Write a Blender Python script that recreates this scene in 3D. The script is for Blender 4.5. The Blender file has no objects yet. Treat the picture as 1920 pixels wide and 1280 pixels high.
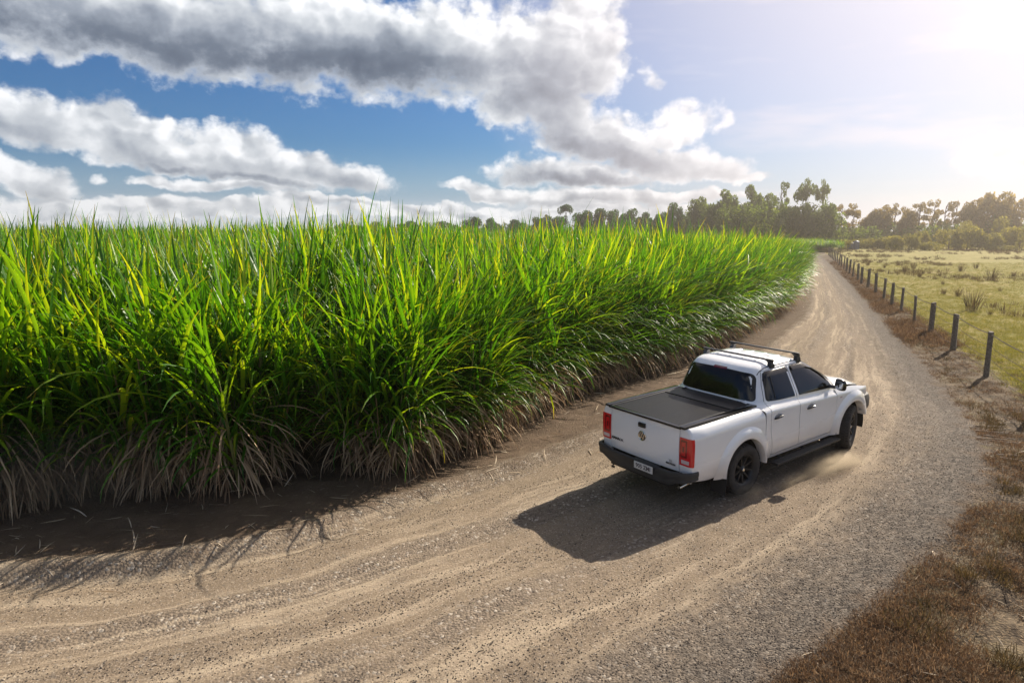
import bpy, bmesh, math, random
import numpy as np
from mathutils import Vector, Matrix, Euler

R = math.radians
scene = bpy.context.scene
col = scene.collection
rng = np.random.default_rng(7)
random.seed(7)

# ------------------------------------------------------------------ camera
CAM_H = 3.9
PITCH = math.atan(215 / 1280)
cam_d = bpy.data.cameras.new('camera')
cam_d.lens = 24.0
cam_d.sensor_width = 36.0
cam_d.clip_end = 3000
cam_d.clip_start = 0.1
cam = bpy.data.objects.new('camera', cam_d)
col.objects.link(cam)
cam.location = (0, 0, CAM_H)
cam.rotation_euler = (math.pi / 2 - PITCH, 0, 0)
scene.camera = cam

# ------------------------------------------------------------------ exposure
scene.view_settings.view_transform = 'Standard'
scene.view_settings.look = 'None'
scene.view_settings.gamma = 1
scene.view_settings.use_curve_mapping = False
scene.view_settings.exposure = 0.95
scene.cycles.volume_bounces = 0
scene.cycles.max_bounces = 8
scene.cycles.transparent_max_bounces = 12

# ------------------------------------------------------------------ sun
SUN_AZ = 45.5      # degrees from +Y towards +X
SUN_EL = 32.0
sun_d = bpy.data.lights.new('sun', 'SUN')
sun_d.energy = 5.0
sun_d.angle = R(0.5)
sun_d.color = (1.0, 0.90, 0.76)
sun = bpy.data.objects.new('sun', sun_d)
col.objects.link(sun)
sdir = Vector((math.sin(R(SUN_AZ)) * math.cos(R(SUN_EL)), math.cos(R(SUN_AZ)) * math.cos(R(SUN_EL)), math.sin(R(SUN_EL))))
sun.rotation_euler = sdir.to_track_quat('Z', 'Y').to_euler()


# ------------------------------------------------------------------ tiny node language
class NT:
    def __init__(self, tree):
        self.t = tree

    def new(self, kind, **kw):
        n = self.t.nodes.new(kind)
        for k, v in kw.items():
            setattr(n, k, v)
        return n

    def put(self, sock, v):
        if isinstance(v, S):
            self.t.links.new(v.s, sock)
        elif v is not None:
            if sock.type == 'RGBA' and not isinstance(v, (int, float)) and len(v) == 3:
                v = (*v, 1)
            sock.default_value = v

    def math(self, op, a, b=None, c=None, clamp=False):
        n = self.new('ShaderNodeMath', operation=op)
        n.use_clamp = clamp
        for i, x in enumerate((a, b, c)):
            if x is not None:
                self.put(n.inputs[i], x)
        return S(self, n.outputs[0])

    def mix(self, f, a, b, mode='MIX'):
        n = self.new('ShaderNodeMix', data_type='RGBA', blend_type=mode)
        n.clamp_factor = True
        self.put(n.inputs[0], f)
        self.put(n.inputs[6], a)
        self.put(n.inputs[7], b)
        return S(self, n.outputs[2])

    def ss(self, x, lo, hi, a=0.0, b=1.0):
        n = self.new('ShaderNodeMapRange', interpolation_type='SMOOTHSTEP')
        self.put(n.inputs[0], x)
        for i, v in enumerate((lo, hi, a, b)):
            self.put(n.inputs[1 + i], v)
        return S(self, n.outputs[0])

    def lin(self, x, lo, hi, a=0.0, b=1.0):
        n = self.new('ShaderNodeMapRange')
        self.put(n.inputs[0], x)
        for i, v in enumerate((lo, hi, a, b)):
            self.put(n.inputs[1 + i], v)
        return S(self, n.outputs[0])

    def xyz(self, x, y, z=0.0):
        n = self.new('ShaderNodeCombineXYZ')
        for i, v in enumerate((x, y, z)):
            self.put(n.inputs[i], v)
        return S(self, n.outputs[0])

    def sep(self, v):
        n = self.new('ShaderNodeSeparateXYZ')
        self.put(n.inputs[0], v)
        return [S(self, o) for o in n.outputs]

    def noise(self, vec, scale=5.0, detail=4.0, rough=0.55, dist=0.0, color=False, dim='3D'):
        n = self.new('ShaderNodeTexNoise', noise_dimensions=dim)
        self.put(n.inputs['Vector'], vec)
        self.put(n.inputs['Scale'], scale)
        n.inputs['Detail'].default_value = detail
        n.inputs['Roughness'].default_value = rough
        n.inputs['Distortion'].default_value = dist
        return S(self, n.outputs['Color' if color else 'Fac'])

    def voro(self, vec, scale=5.0, out='Distance', feature='F1', rand=1.0, smooth=None, dim='3D'):
        n = self.new('ShaderNodeTexVoronoi', feature=feature, voronoi_dimensions=dim)
        self.put(n.inputs['Vector'], vec)
        self.put(n.inputs['Scale'], scale)
        n.inputs['Randomness'].default_value = rand
        if smooth is not None:
            n.inputs['Smoothness'].default_value = smooth
        return S(self, n.outputs[out])

    def attr(self, name, out='Fac'):
        n = self.new('ShaderNodeAttribute', attribute_name=name)
        return S(self, n.outputs[out])

    def vscale(self, v, sc):
        n = self.new('ShaderNodeVectorMath', operation='MULTIPLY')
        self.put(n.inputs[0], v)
        n.inputs[1].default_value = sc
        return S(self, n.outputs[0])

    def vadd(self, v, w):
        n = self.new('ShaderNodeVectorMath', operation='ADD')
        self.put(n.inputs[0], v)
        self.put(n.inputs[1], w)
        return S(self, n.outputs[0])


class S:
    def __init__(self, nt, s):
        self.nt, self.s = nt, s

    def __add__(self, o): return self.nt.math('ADD', self, o)
    __radd__ = __add__
    def __mul__(self, o): return self.nt.math('MULTIPLY', self, o)
    __rmul__ = __mul__
    def __sub__(self, o): return self.nt.math('SUBTRACT', self, o)
    def __rsub__(self, o): return self.nt.math('SUBTRACT', o, self)
    def __truediv__(self, o): return self.nt.math('DIVIDE', self, o)
    def __pow__(self, o): return self.nt.math('POWER', self, o)


# ------------------------------------------------------------------ sky
def px_dir(u, v):
    x = (u - 960) / 1280
    dz = -(v - 640) / 1280
    cp, sp = math.cos(PITCH), math.sin(PITCH)
    d = Vector((x, cp + dz * sp, -sp + dz * cp)).normalized()
    return math.atan2(d.x, d.y), math.asin(d.z)


def build_world():
    w = bpy.data.worlds.new('World')
    scene.world = w
    w.use_nodes = True
    t = w.node_tree
    t.nodes.clear()
    n = NT(t)
    sky = n.new('ShaderNodeTexSky', sky_type='NISHITA')
    sky.sun_disc = False
    sky.sun_elevation = R(SUN_EL)
    sky.sun_rotation = R(SUN_AZ)
    sky.altitude = 50
    sky.air_density = 1.0
    sky.dust_density = .7
    sky.ozone_density = 2.5
    tc = n.new('ShaderNodeTexCoord')
    g = S(n, tc.outputs['Generated'])
    x, y, z = n.sep(g)
    az = n.math('ARCTAN2', x, y)
    el = n.math('ARCSINE', z)
    P = n.xyz(az, el * 1.25, 0.0)
    # domain warp gives the billowing cauliflower edges
    wx1 = n.noise(P, 5.5, 2, .5, dim='2D')
    wy1 = n.noise(n.vadd(P, (7.3, 2.1, 0)), 5.5, 2, .5, dim='2D')
    wx2 = n.noise(P, 21.0, 3, .62, dim='2D')
    wy2 = n.noise(n.vadd(P, (4.3, 9.1, 0)), 21.0, 3, .62, dim='2D')
    azw = az + (wx1 - .5) * .09 + (wx2 - .5) * .03
    elw = el + (wy1 - .5) * .05 + (wy2 - .5) * .025
    C = [  # u, v, half width, half height, tilt (deg, + = falls to the right), darkness of base, strength
        (60, 22, 330, 112, 3, 1.0, 1), (400, 76, 400, 124, 4, 1.0, 1), (640, 92, 300, 112, 4, 1.0, 1),
        (800, 90, 260, 105, 5, .75, 1), (960, 130, 210, 145, 8, .60, 1), (1075, 110, 100, 160, 0, .28, 1),
        (1010, 215, 150, 70, 10, .42, 1), (1130, 270, 190, 62, 8, .75, 1), (1260, 300, 160, 45, 6, .45, 1), (1080, 330, 160, 36, 2, .9, 1),
        (1375, 328, 80, 17, 4, .15, .8), (1264, 236, 62, 50, -10, .1, .8), (1200, 135, 28, 36, 20, .1, .42), (1345, 222, 15, 26, -20, .05, .26),
        (20, 222, 190, 72, 8, .45, 1), (260, 266, 190, 70, 12, .40, 1), (450, 296, 190, 68, 8, .40, 1), (610, 322, 140, 50, 10, .4, 1), (420, 325, 250, 25, 9, .8, .9),
        (50, 342, 115, 42, 8, .45, 1), (195, 336, 24, 14, 0, .1, .45), (290, 340, 55, 18, 12, .2, .9), (440, 356, 160, 22, 4, .3, 1),
        (620, 385, 140, 14, 2, .3, 1), (170, 382, 260, 20, 0, .15, 1), (360, 396, 420, 17, 0, .1, 1), (930, 362, 90, 20, 5, .4, 1),
        (1080, 376, 130, 22, 0, .45, 1), (1240, 372, 170, 20, 0, .3, 1), (840, 396, 170, 12, 0, .2, 1), (1180, 398, 300, 14, 0, .2, 1),
        (200, 408, 400, 13, 0, .0, 1), (700, 410, 500, 12, 0, .0, 1), (1150, 412, 260, 10, 0, .0, 1), (1860, 290, 90, 55, 0, .12, .8),
    ]
    F = None
    SH = None
    for (u, v, hw, hh, tilt, dark, st) in C:
        a0, e0 = px_dir(u, v)
        a1, _ = px_dir(u + hw, v)
        am, _ = px_dir(u - hw, v)
        _, e1 = px_dir(u, v - hh)
        _, e2 = px_dir(u, v + hh)
        ra, re = abs(a1 - am) / 2, abs(e1 - e2) / 2
        k = math.tan(R(-tilt))
        dx = azw - a0
        dy = elw - e0 - dx * k
        dy = dy * (1 / re)
        # flatter underneath
        dyb = n.math('MAXIMUM', dy * -1.25, dy)
        r2 = (dx * (1 / ra)) ** 2 + dyb ** 2
        f = (1 - r2) * st
        f = n.math('MAXIMUM', f, -2.0)
        # smooth union
        F = f if F is None else n.math('SMOOTH_MAX', F, f, .25)
        wgt = n.ss(r2, 1.5, .05)
        shade = wgt * n.ss(dy, .55 + .7 * max(0, dark - .55), -.55) * dark
        SH = shade if SH is None else n.math('MAXIMUM', SH, shade)
    # scattered clouds everywhere the camera does not look
    n3 = n.noise(n.vscale(n.vadd(g, (3.1, 1.7, 0.4)), (1, 1, 2.2)), 2.1, 4, .55)
    outside = n.math('MAXIMUM', n.ss(n.math('ABSOLUTE', az - .0), .72, .9), n.ss(el, .40, .55))
    F2 = (n3 - .52) * 6.0 * outside - (1 - outside) * 2
    F = n.math('MAXIMUM', F, F2)
    SH = n.math('MAXIMUM', SH, n.ss(n3, .55, .75) * outside * .5)

    def puff(off):
        q = n.xyz(az + (wx2 - .5) * .03 + off, el * 1.25 + (wy2 - .5) * .03 + off * .75, 0)
        v1 = n.voro(q, 17.0, dim='2D')
        v2 = n.voro(q, 45.0, dim='2D')
        return 1.0 - v1 * .62 - v2 * .30
    p0 = puff(0.0)
    p1 = puff(.012)
    fine = n.noise(P, 55.0, 4, .65, dim='2D')
    edge = F + (fine - .5) * .75 + (p0 - .55) * .90
    alpha = n.ss(edge, -.04, .62) * n.ss(el, -.01, .01)
    rel = (p0 - p1) * (1 - SH * .92)
    thick = n.ss(edge, .1, 1.3)
    big = n.noise(P, 9.0, 3, .5, dim='2D')
    lum = 1.06 - SH * (.30 + thick * .80) + rel * .75 + (fine - .5) * .12 - thick * .06 + (big - .5) * .55
    lum = n.math('MINIMUM', n.math('MAXIMUM', lum, .0), 1.12)
    cr = n.new('ShaderNodeValToRGB')
    n.put(cr.inputs[0], lum * .9)
    e = cr.color_ramp.elements
    e[0].position, e[0].color = 0.0, (.85, 1.05, 1.45, 1)
    e[1].position, e[1].color = 1.0, (7.4, 7.5, 7.7, 1)
    for p, c in ((.25, (1.25, 1.5, 1.95, 1)), (.5, (2.4, 2.7, 3.2, 1)), (.78, (4.6, 4.85, 5.2, 1))):
        q = e.new(p)
        q.color = c
    cloud = S(n, cr.outputs[0])
    # deepen the blue a little away from the sun
    skyc = n.mix(1.0, S(n, sky.outputs[0]), SKYMUL, 'MULTIPLY')
    skyc = n.mix(n.ss(el, .12, -.02) * .85, skyc, (3.4, 4.3, 5.4))
    skyc = n.mix(n.ss(el, .045, .012) * .9, skyc, (5.4, 5.7, 6.1))
    # bright veil of thin cirrus and aerosol round the sun
    dt = n.new('ShaderNodeVectorMath', operation='DOT_PRODUCT')
    n.put(dt.inputs[0], g)
    dt.inputs[1].default_value = sdir
    cs = S(n, dt.outputs['Value'])
    ang = n.math('ARCCOSINE', cs)
    veil = n.lin(ang, .88, .22) ** .95
    cir = n.noise(n.xyz(az * 1.0 + el * .6, el * 5.0, 0), 3.0, 4, .6, dim='2D')
    veil2 = n.math('MINIMUM', veil * 1.0 + n.ss(cir, .48, .72) * n.ss(ang, .85, .5) * .22, 1.0)
    allc = n.mix(alpha, skyc, cloud)
    allc = n.mix(veil2 * .97, allc, VEIL)
    bg = n.new('ShaderNodeBackground')
    n.put(bg.inputs[0], allc)
    bg.inputs[1].default_value = 0.078
    out = n.new('ShaderNodeOutputWorld')
    t.links.new(bg.outputs[0], out.inputs[0])
    w.cycles.sampling_method = 'MANUAL'
    w.cycles.sample_map_resolution = 1024


SKYMUL = (.19, .36, .56)
VEIL = (7.2, 6.4, 6.45)
build_world()

# ------------------------------------------------------------------ materials
MATS = {}


def mat(name, color=(.5, .5, .5), rough=.6, metal=0.0, spec=.5, coat=0.0, bump=None, vary=0.0, vscale=8.0, trans=0.0, emit=None):
    """A procedural surface: base colour broken up by noise, roughness varied the same way."""
    if name in MATS:
        return MATS[name]
    m = bpy.data.materials.new(name)
    m.use_nodes = True
    t = m.node_tree
    n = NT(t)
    b = t.nodes['Principled BSDF']
    tc = n.new('ShaderNodeTexCoord')
    ob = S(n, tc.outputs['Object'])
    nz = n.noise(ob, vscale, 4, .6)
    c = tuple(color) + (1,)
    if vary:
        lo = tuple(v * (1 - vary) for v in color) + (1,)
        hi = tuple(min(1, v * (1 + vary)) for v in color) + (1,)
        n.put(b.inputs['Base Color'], n.mix(n.ss(nz, .3, .7), lo, hi))
    else:
        b.inputs['Base Color'].default_value = c
    n.put(b.inputs['Roughness'], n.lin(nz, .2, .8, max(0, rough - .08), min(1, rough + .08)))
    b.inputs['Metallic'].default_value = metal
    b.inputs['Specular IOR Level'].default_value = spec
    b.inputs['Coat Weight'].default_value = coat
    b.inputs['Coat Roughness'].default_value = .04
    if bump:
        bp = n.new('ShaderNodeBump')
        bp.inputs['Strength'].default_value = bump[1]
        bp.inputs['Distance'].default_value = bump[2]
        n.put(bp.inputs['Height'], n.noise(ob, bump[0], 5, .65))
        t.links.new(bp.outputs[0], b.inputs['Normal'])
    MATS[name] = m
    return m


def leaf_mat(name, cols, dry=False, trans=.5, gloss=.35, jitter=.5):
    """Leaf: diffuse + translucent, colour from the per-leaf tint and the instance."""
    m = bpy.data.materials.new(name)
    m.use_nodes = True
    t = m.node_tree
    t.nodes.clear()
    n = NT(t)
    tint = n.attr('tint')
    along = n.attr('along')
    oi = n.new('ShaderNodeObjectInfo')
    r = S(n, oi.outputs['Random'])
    f = tint * (1 - jitter * .4) + r * jitter * .4
    cr = n.new('ShaderNodeValToRGB')
    n.put(cr.inputs[0], f)
    e = cr.color_ramp.elements
    while len(e) < len(cols):
        e.new(.5)
    for i, (p, c) in enumerate(cols):
        e[i].position = p
        e[i].color = (*c, 1)
    base = S(n, cr.outputs[0])
    if not dry:
        # tips yellow and scorch on some of the leaves
        base = n.mix(n.ss(along, .80, 1.0) * n.ss(tint, .55, .8) * .8, base, (.30, .20, .05))
    d = n.new('ShaderNodeBsdfPrincipled')
    n.put(d.inputs['Base Color'], base)
    d.inputs['Roughness'].default_value = .42 if not dry else .8
    d.inputs['Specular IOR Level'].default_value = gloss
    tr = n.new('ShaderNodeBsdfTranslucent')
    n.put(tr.inputs['Color'], n.mix(1.0, base, (1.95, 1.62, .42) if not dry else (1.2, 1.0, .8), 'MULTIPLY'))
    mx = n.new('ShaderNodeMixShader')
    mx.inputs[0].default_value = trans
    t.links.new(d.outputs[0], mx.inputs[1])
    t.links.new(tr.outputs[0], mx.inputs[2])
    o = n.new('ShaderNodeOutputMaterial')
    t.links.new(mx.outputs[0], o.inputs[0])
    MATS[name] = m
    return m


# ------------------------------------------------------------------ object helpers
def link(name, me, material=None, parent=None, kind=None):
    o = bpy.data.objects.new(name, me)
    col.objects.link(o)
    if material is not None:
        me.materials.append(material)
    if parent is not None:
        o.parent = parent
    if kind:
        o['kind'] = kind
    return o


def tag(o, label, cat, group=None):
    o['label'] = label
    o['category'] = cat
    if group:
        o['group'] = group
    return o


def empty(name, loc=(0, 0, 0), rz=0.0):
    o = bpy.data.objects.new(name, None)
    col.objects.link(o)
    o.location = loc
    o.rotation_euler = (0, 0, rz)
    o.empty_display_size = .2
    return o


def mesh_np(name, V, Fq, attrs=None, smooth=False, linked=True):
    """V (n,3) floats, Fq (m,k) ints."""
    me = bpy.data.meshes.new(name)
    V = np.asarray(V, dtype=np.float32)
    Fq = np.asarray(Fq, dtype=np.int32)
    k = Fq.shape[1]
    me.vertices.add(len(V))
    me.vertices.foreach_set('co', V.ravel())
    me.loops.add(Fq.size)
    me.loops.foreach_set('vertex_index', Fq.ravel())
    me.polygons.add(len(Fq))
    me.polygons.foreach_set('loop_start', np.arange(0, Fq.size, k, dtype=np.int32))
    me.polygons.foreach_set('loop_total', np.full(len(Fq), k, dtype=np.int32))
    if smooth:
        me.polygons.foreach_set('use_smooth', np.ones(len(Fq), dtype=bool))
    for an, av in (attrs or {}).items():
        at = me.attributes.new(an, 'FLOAT', 'POINT')
        at.data.foreach_set('value', np.asarray(av, dtype=np.float32))
    me.update(calc_edges=True)
    me.validate()
    return me


# ------------------------------------------------------------------ numpy noise
def _h(ix, iy, seed):
    n = (ix.astype(np.int64) * 374761393 + iy.astype(np.int64) * 668265263 + seed * 1274126177) & 0x7fffffff
    n = ((n ^ (n >> 13)) * 1274126177) & 0x7fffffff
    return ((n ^ (n >> 16)) & 0xffffff) / float(0xffffff)


def vn(x, y, seed=0):
    x = np.asarray(x, float)
    y = np.asarray(y, float)
    ix, iy = np.floor(x), np.floor(y)
    fx, fy = x - ix, y - iy
    fx = fx * fx * (3 - 2 * fx)
    fy = fy * fy * (3 - 2 * fy)
    a = _h(ix, iy, seed)
    b = _h(ix + 1, iy, seed)
    c = _h(ix, iy + 1, seed)
    d = _h(ix + 1, iy + 1, seed)
    return (a + (b - a) * fx) * (1 - fy) + (c + (d - c) * fx) * fy


def fbm(x, y, octv=4, seed=0, g=.5):
    s, amp, tot = 0, 1.0, 0
    for i in range(octv):
        s = s + amp * vn(x * 2 ** i, y * 2 ** i, seed + i * 17)
        tot += amp
        amp *= g
    return s / tot


def sst(x, a, b):
    t = np.clip((np.asarray(x, float) - a) / (b - a), 0, 1)
    return t * t * (3 - 2 * t)


# ------------------------------------------------------------------ plan of the place (metres; camera over the origin looking along +Y)
def smooth_line(pts, n=8):
    P = np.array(pts, float)
    out = []
    for i in range(len(P) - 1):
        p0, p1, p2, p3 = P[max(0, i - 1)], P[i], P[i + 1], P[min(len(P) - 1, i + 2)]
        for k in range(n):
            t = k / n
            out.append(.5 * ((2 * p1) + (-p0 + p2) * t + (2 * p0 - 5 * p1 + 4 * p2 - p3) * t * t + (-p0 + 3 * p1 - 3 * p2 + p3) * t ** 3))
    out.append(P[-1])
    return np.array(out)


RIGHT = smooth_line([(-40, 3.2), (-22, -.2), (-12, -.6), (-5, .6), (-1, 3.0), (2.09, 5.1), (4.46, 7.05), (6.25, 8.7), (7.5, 10.1), (9.1, 12.9), (11.0, 17.0), (14.4, 25.2),
                     (19.2, 36.7), (28.2, 58.7), (41.2, 91.1), (43.5, 97.5), (41, 103), (33, 105)])
LEFT = smooth_line([(-40, 9.0), (-22, 7.6), (-12, 7.2), (-5.7, 7.5), (-3.4, 8.1), (-1.7, 9.6), (.1, 11.2), (1.9, 12.9), (4.2, 15.6), (6.8, 19.6), (9.6, 24.2), (13.4, 31.0),
                    (19.0, 43.5), (26.0, 60), (37.9, 90.0), (38.5, 94.5), (36, 98.5), (31, 99.5)])
CANE = smooth_line([(-60, 9.6), (-30, 9.2), (-14, 9.1), (-7.25, 9.16), (-5.1, 9.45), (-3.9, 9.55), (-2.9, 10.2), (-1.8, 10.5), (-.6, 11.8), (.45, 13.9), (1.8, 15.7), (4.2, 18.6),
                    (5.7, 20.9), (8.8, 25.7), (12.1, 30.8), (16.9, 41.0), (22.9, 54.0), (36.2, 88.0), (37.0, 93.5)], 8)
FENCE = smooth_line([(9.0, 8.6), (12.47, 17.58), (15.4, 25.0), (20.1, 36.9), (24.7, 48.2), (32.0, 66.0), (45.0, 98.0)], 8)


def line_dist(x, y, L):
    """signed distance to the polyline (positive on its left) and arc length of the foot."""
    x = np.asarray(x, float).ravel()
    y = np.asarray(y, float).ravel()
    seg = L[1:] - L[:-1]
    ln = np.hypot(seg[:, 0], seg[:, 1])
    cum = np.concatenate([[0], np.cumsum(ln)])
    best = np.full(x.shape, 1e9)
    bs = np.zeros(x.shape)
    sg = np.ones(x.shape)
    for i in range(len(seg)):
        dx, dy = x - L[i, 0], y - L[i, 1]
        t = np.clip((dx * seg[i, 0] + dy * seg[i, 1]) / ln[i] ** 2, 0, 1)
        ex, ey = dx - t * seg[i, 0], dy - t * seg[i, 1]
        d = ex * ex + ey * ey
        m = d < best
        best[m] = d[m]
        bs[m] = cum[i] + t[m] * ln[i]
        sg[m] = np.sign(seg[i, 0] * ey[m] - seg[i, 1] * ex[m])
    return np.sqrt(best) * sg, bs


# truck pose
TX, TY, TYAW, TPITCH, TROLL = 2.898, 10.35, .626, .042, .012


def ground_h(x, y):
    """Gentle lie of the land: it tips up under the nose of the truck and rolls a little elsewhere."""
    x = np.asarray(x, float)
    y = np.asarray(y, float)
    c, s = math.cos(TYAW), math.sin(TYAW)
    lx = (x - TX) * c + (y - TY) * s
    ly = -(x - TX) * s + (y - TY) * c
    fall = 1 - sst(np.hypot(lx - 1.55, ly), 2.6, 7.0)
    return (TPITCH * lx + TROLL * ly) * fall


def build_ground():
    inner = np.concatenate([np.arange(-60, -41, 1.2), np.arange(-41, 41, .155), np.arange(41, 60.1, 1.2)])
    th = np.radians(np.concatenate([inner, np.arange(66, 300, 6)]))
    r = [.25, 1.2, 2.4, 3.3]
    while r[-1] < 28:
        r.append(r[-1] * 1.0075)
    while r[-1] < 900:
        r.append(r[-1] * 1.03)
    r = np.array(r)
    T, Rr = np.meshgrid(th, r)
    X, Y = Rr * np.sin(T), Rr * np.cos(T)
    x, y = X.ravel(), Y.ravel()
    dR, s = line_dist(x, y, RIGHT)
    dL, _ = line_dist(x, y, LEFT)
    dC, _ = line_dist(x, y, CANE)
    dF, sF = line_dist(x, y, FENCE)
    inroad = np.minimum(dR, -dL)
    t = np.clip(dR / np.maximum(dR - dL, .2), -.5, 1.5)
    rad = np.hypot(x, y)
    # relief: wheel ruts on the road, lumpy verge, tussocky meadow
    z = ground_h(x, y)
    near = 1 - sst(rad, 25, 60)
    rutn = fbm(t * 22, s * .22, 3, 5) - .5
    z += (rutn * .075 * sst(inroad, .0, .8) + (fbm(x * 1.1, y * 1.1, 4, 9) - .5) * .05) * near
    # the soft bank and old wheel rut along the cane side
    bank = np.exp(-((dL + .15) / .22) ** 2) * (.3 + fbm(s * .9, s * .1, 3, 31)) * .10 - np.exp(-((dL + .55) / .22) ** 2) * .06
    z += bank * near
    z += sst(dL, .1, 1.6) * (fbm(x * 2.3, y * 2.3, 4, 3) - .45) * .16 * near
    v = sst(-dR, -.05, 1.2)
    z += v * ((fbm(x * 2.0, y * 2.0, 4, 21) - .45) * .14 + (fbm(x * 7.0, y * 7.0, 3, 22) - .5) * .06) * near
    z += v * np.maximum(0, fbm(x * .55, y * .55, 3, 23) - .5) * .25
    z -= sst(rad, 150, 800) * 2.0
    A = {'road': inroad, 'lat': t, 'arc': s, 'cane': dC, 'fence': dF, 'dright': dR}
    nt, nr = len(th), len(r)
    i = np.arange(nr - 1)[:, None] * nt + np.arange(nt)[None, :]
    j = np.arange(nr - 1)[:, None] * nt + (np.arange(nt)[None, :] + 1) % nt
    Fq = np.stack([i, i + nt, j + nt, j], -1).reshape(-1, 4)
    cx = x[Fq].mean(1)
    cy = y[Fq].mean(1)
    jag = (fbm(cx * 1.6, cy * 1.6, 4, 41) - .5) * .9
    fr = inroad[Fq].mean(1) + jag * .8
    fd = dR[Fq].mean(1)
    ff = dF[Fq].mean(1) + jag * 1.2
    fc = dL[Fq].mean(1)
    zone = np.where(fr > 0, 0, np.where(fc > 0, 1, np.where(ff < -.5, 3, 2)))
    # a cap under the camera closes the middle
    me_names = [('dirt_road', 0), ('cane_field_soil', 1), ('grass_verge', 2), ('meadow_ground', 3)]
    V = np.stack([x, y, z], 1)
    for nm, k in me_names:
        f = Fq[zone == k]
        used = np.unique(f)
        remap = np.zeros(len(V), dtype=np.int64)
        remap[used] = np.arange(len(used))
        me = mesh_np(nm, V[used], remap[f], {a: b[used] for a, b in A.items()}, smooth=True)
        link(nm, me, MATS['ground'], kind='structure')
    cap = bmesh.new()
    vs = [cap.verts.new((.25 * math.sin(a), .25 * math.cos(a), float(ground_h(0, 0)))) for a in th]
    cap.faces.new(vs)
    me = bpy.data.meshes.new('ground')
    cap.to_mesh(me)
    link('ground', me, MATS['ground'], kind='structure')


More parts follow.
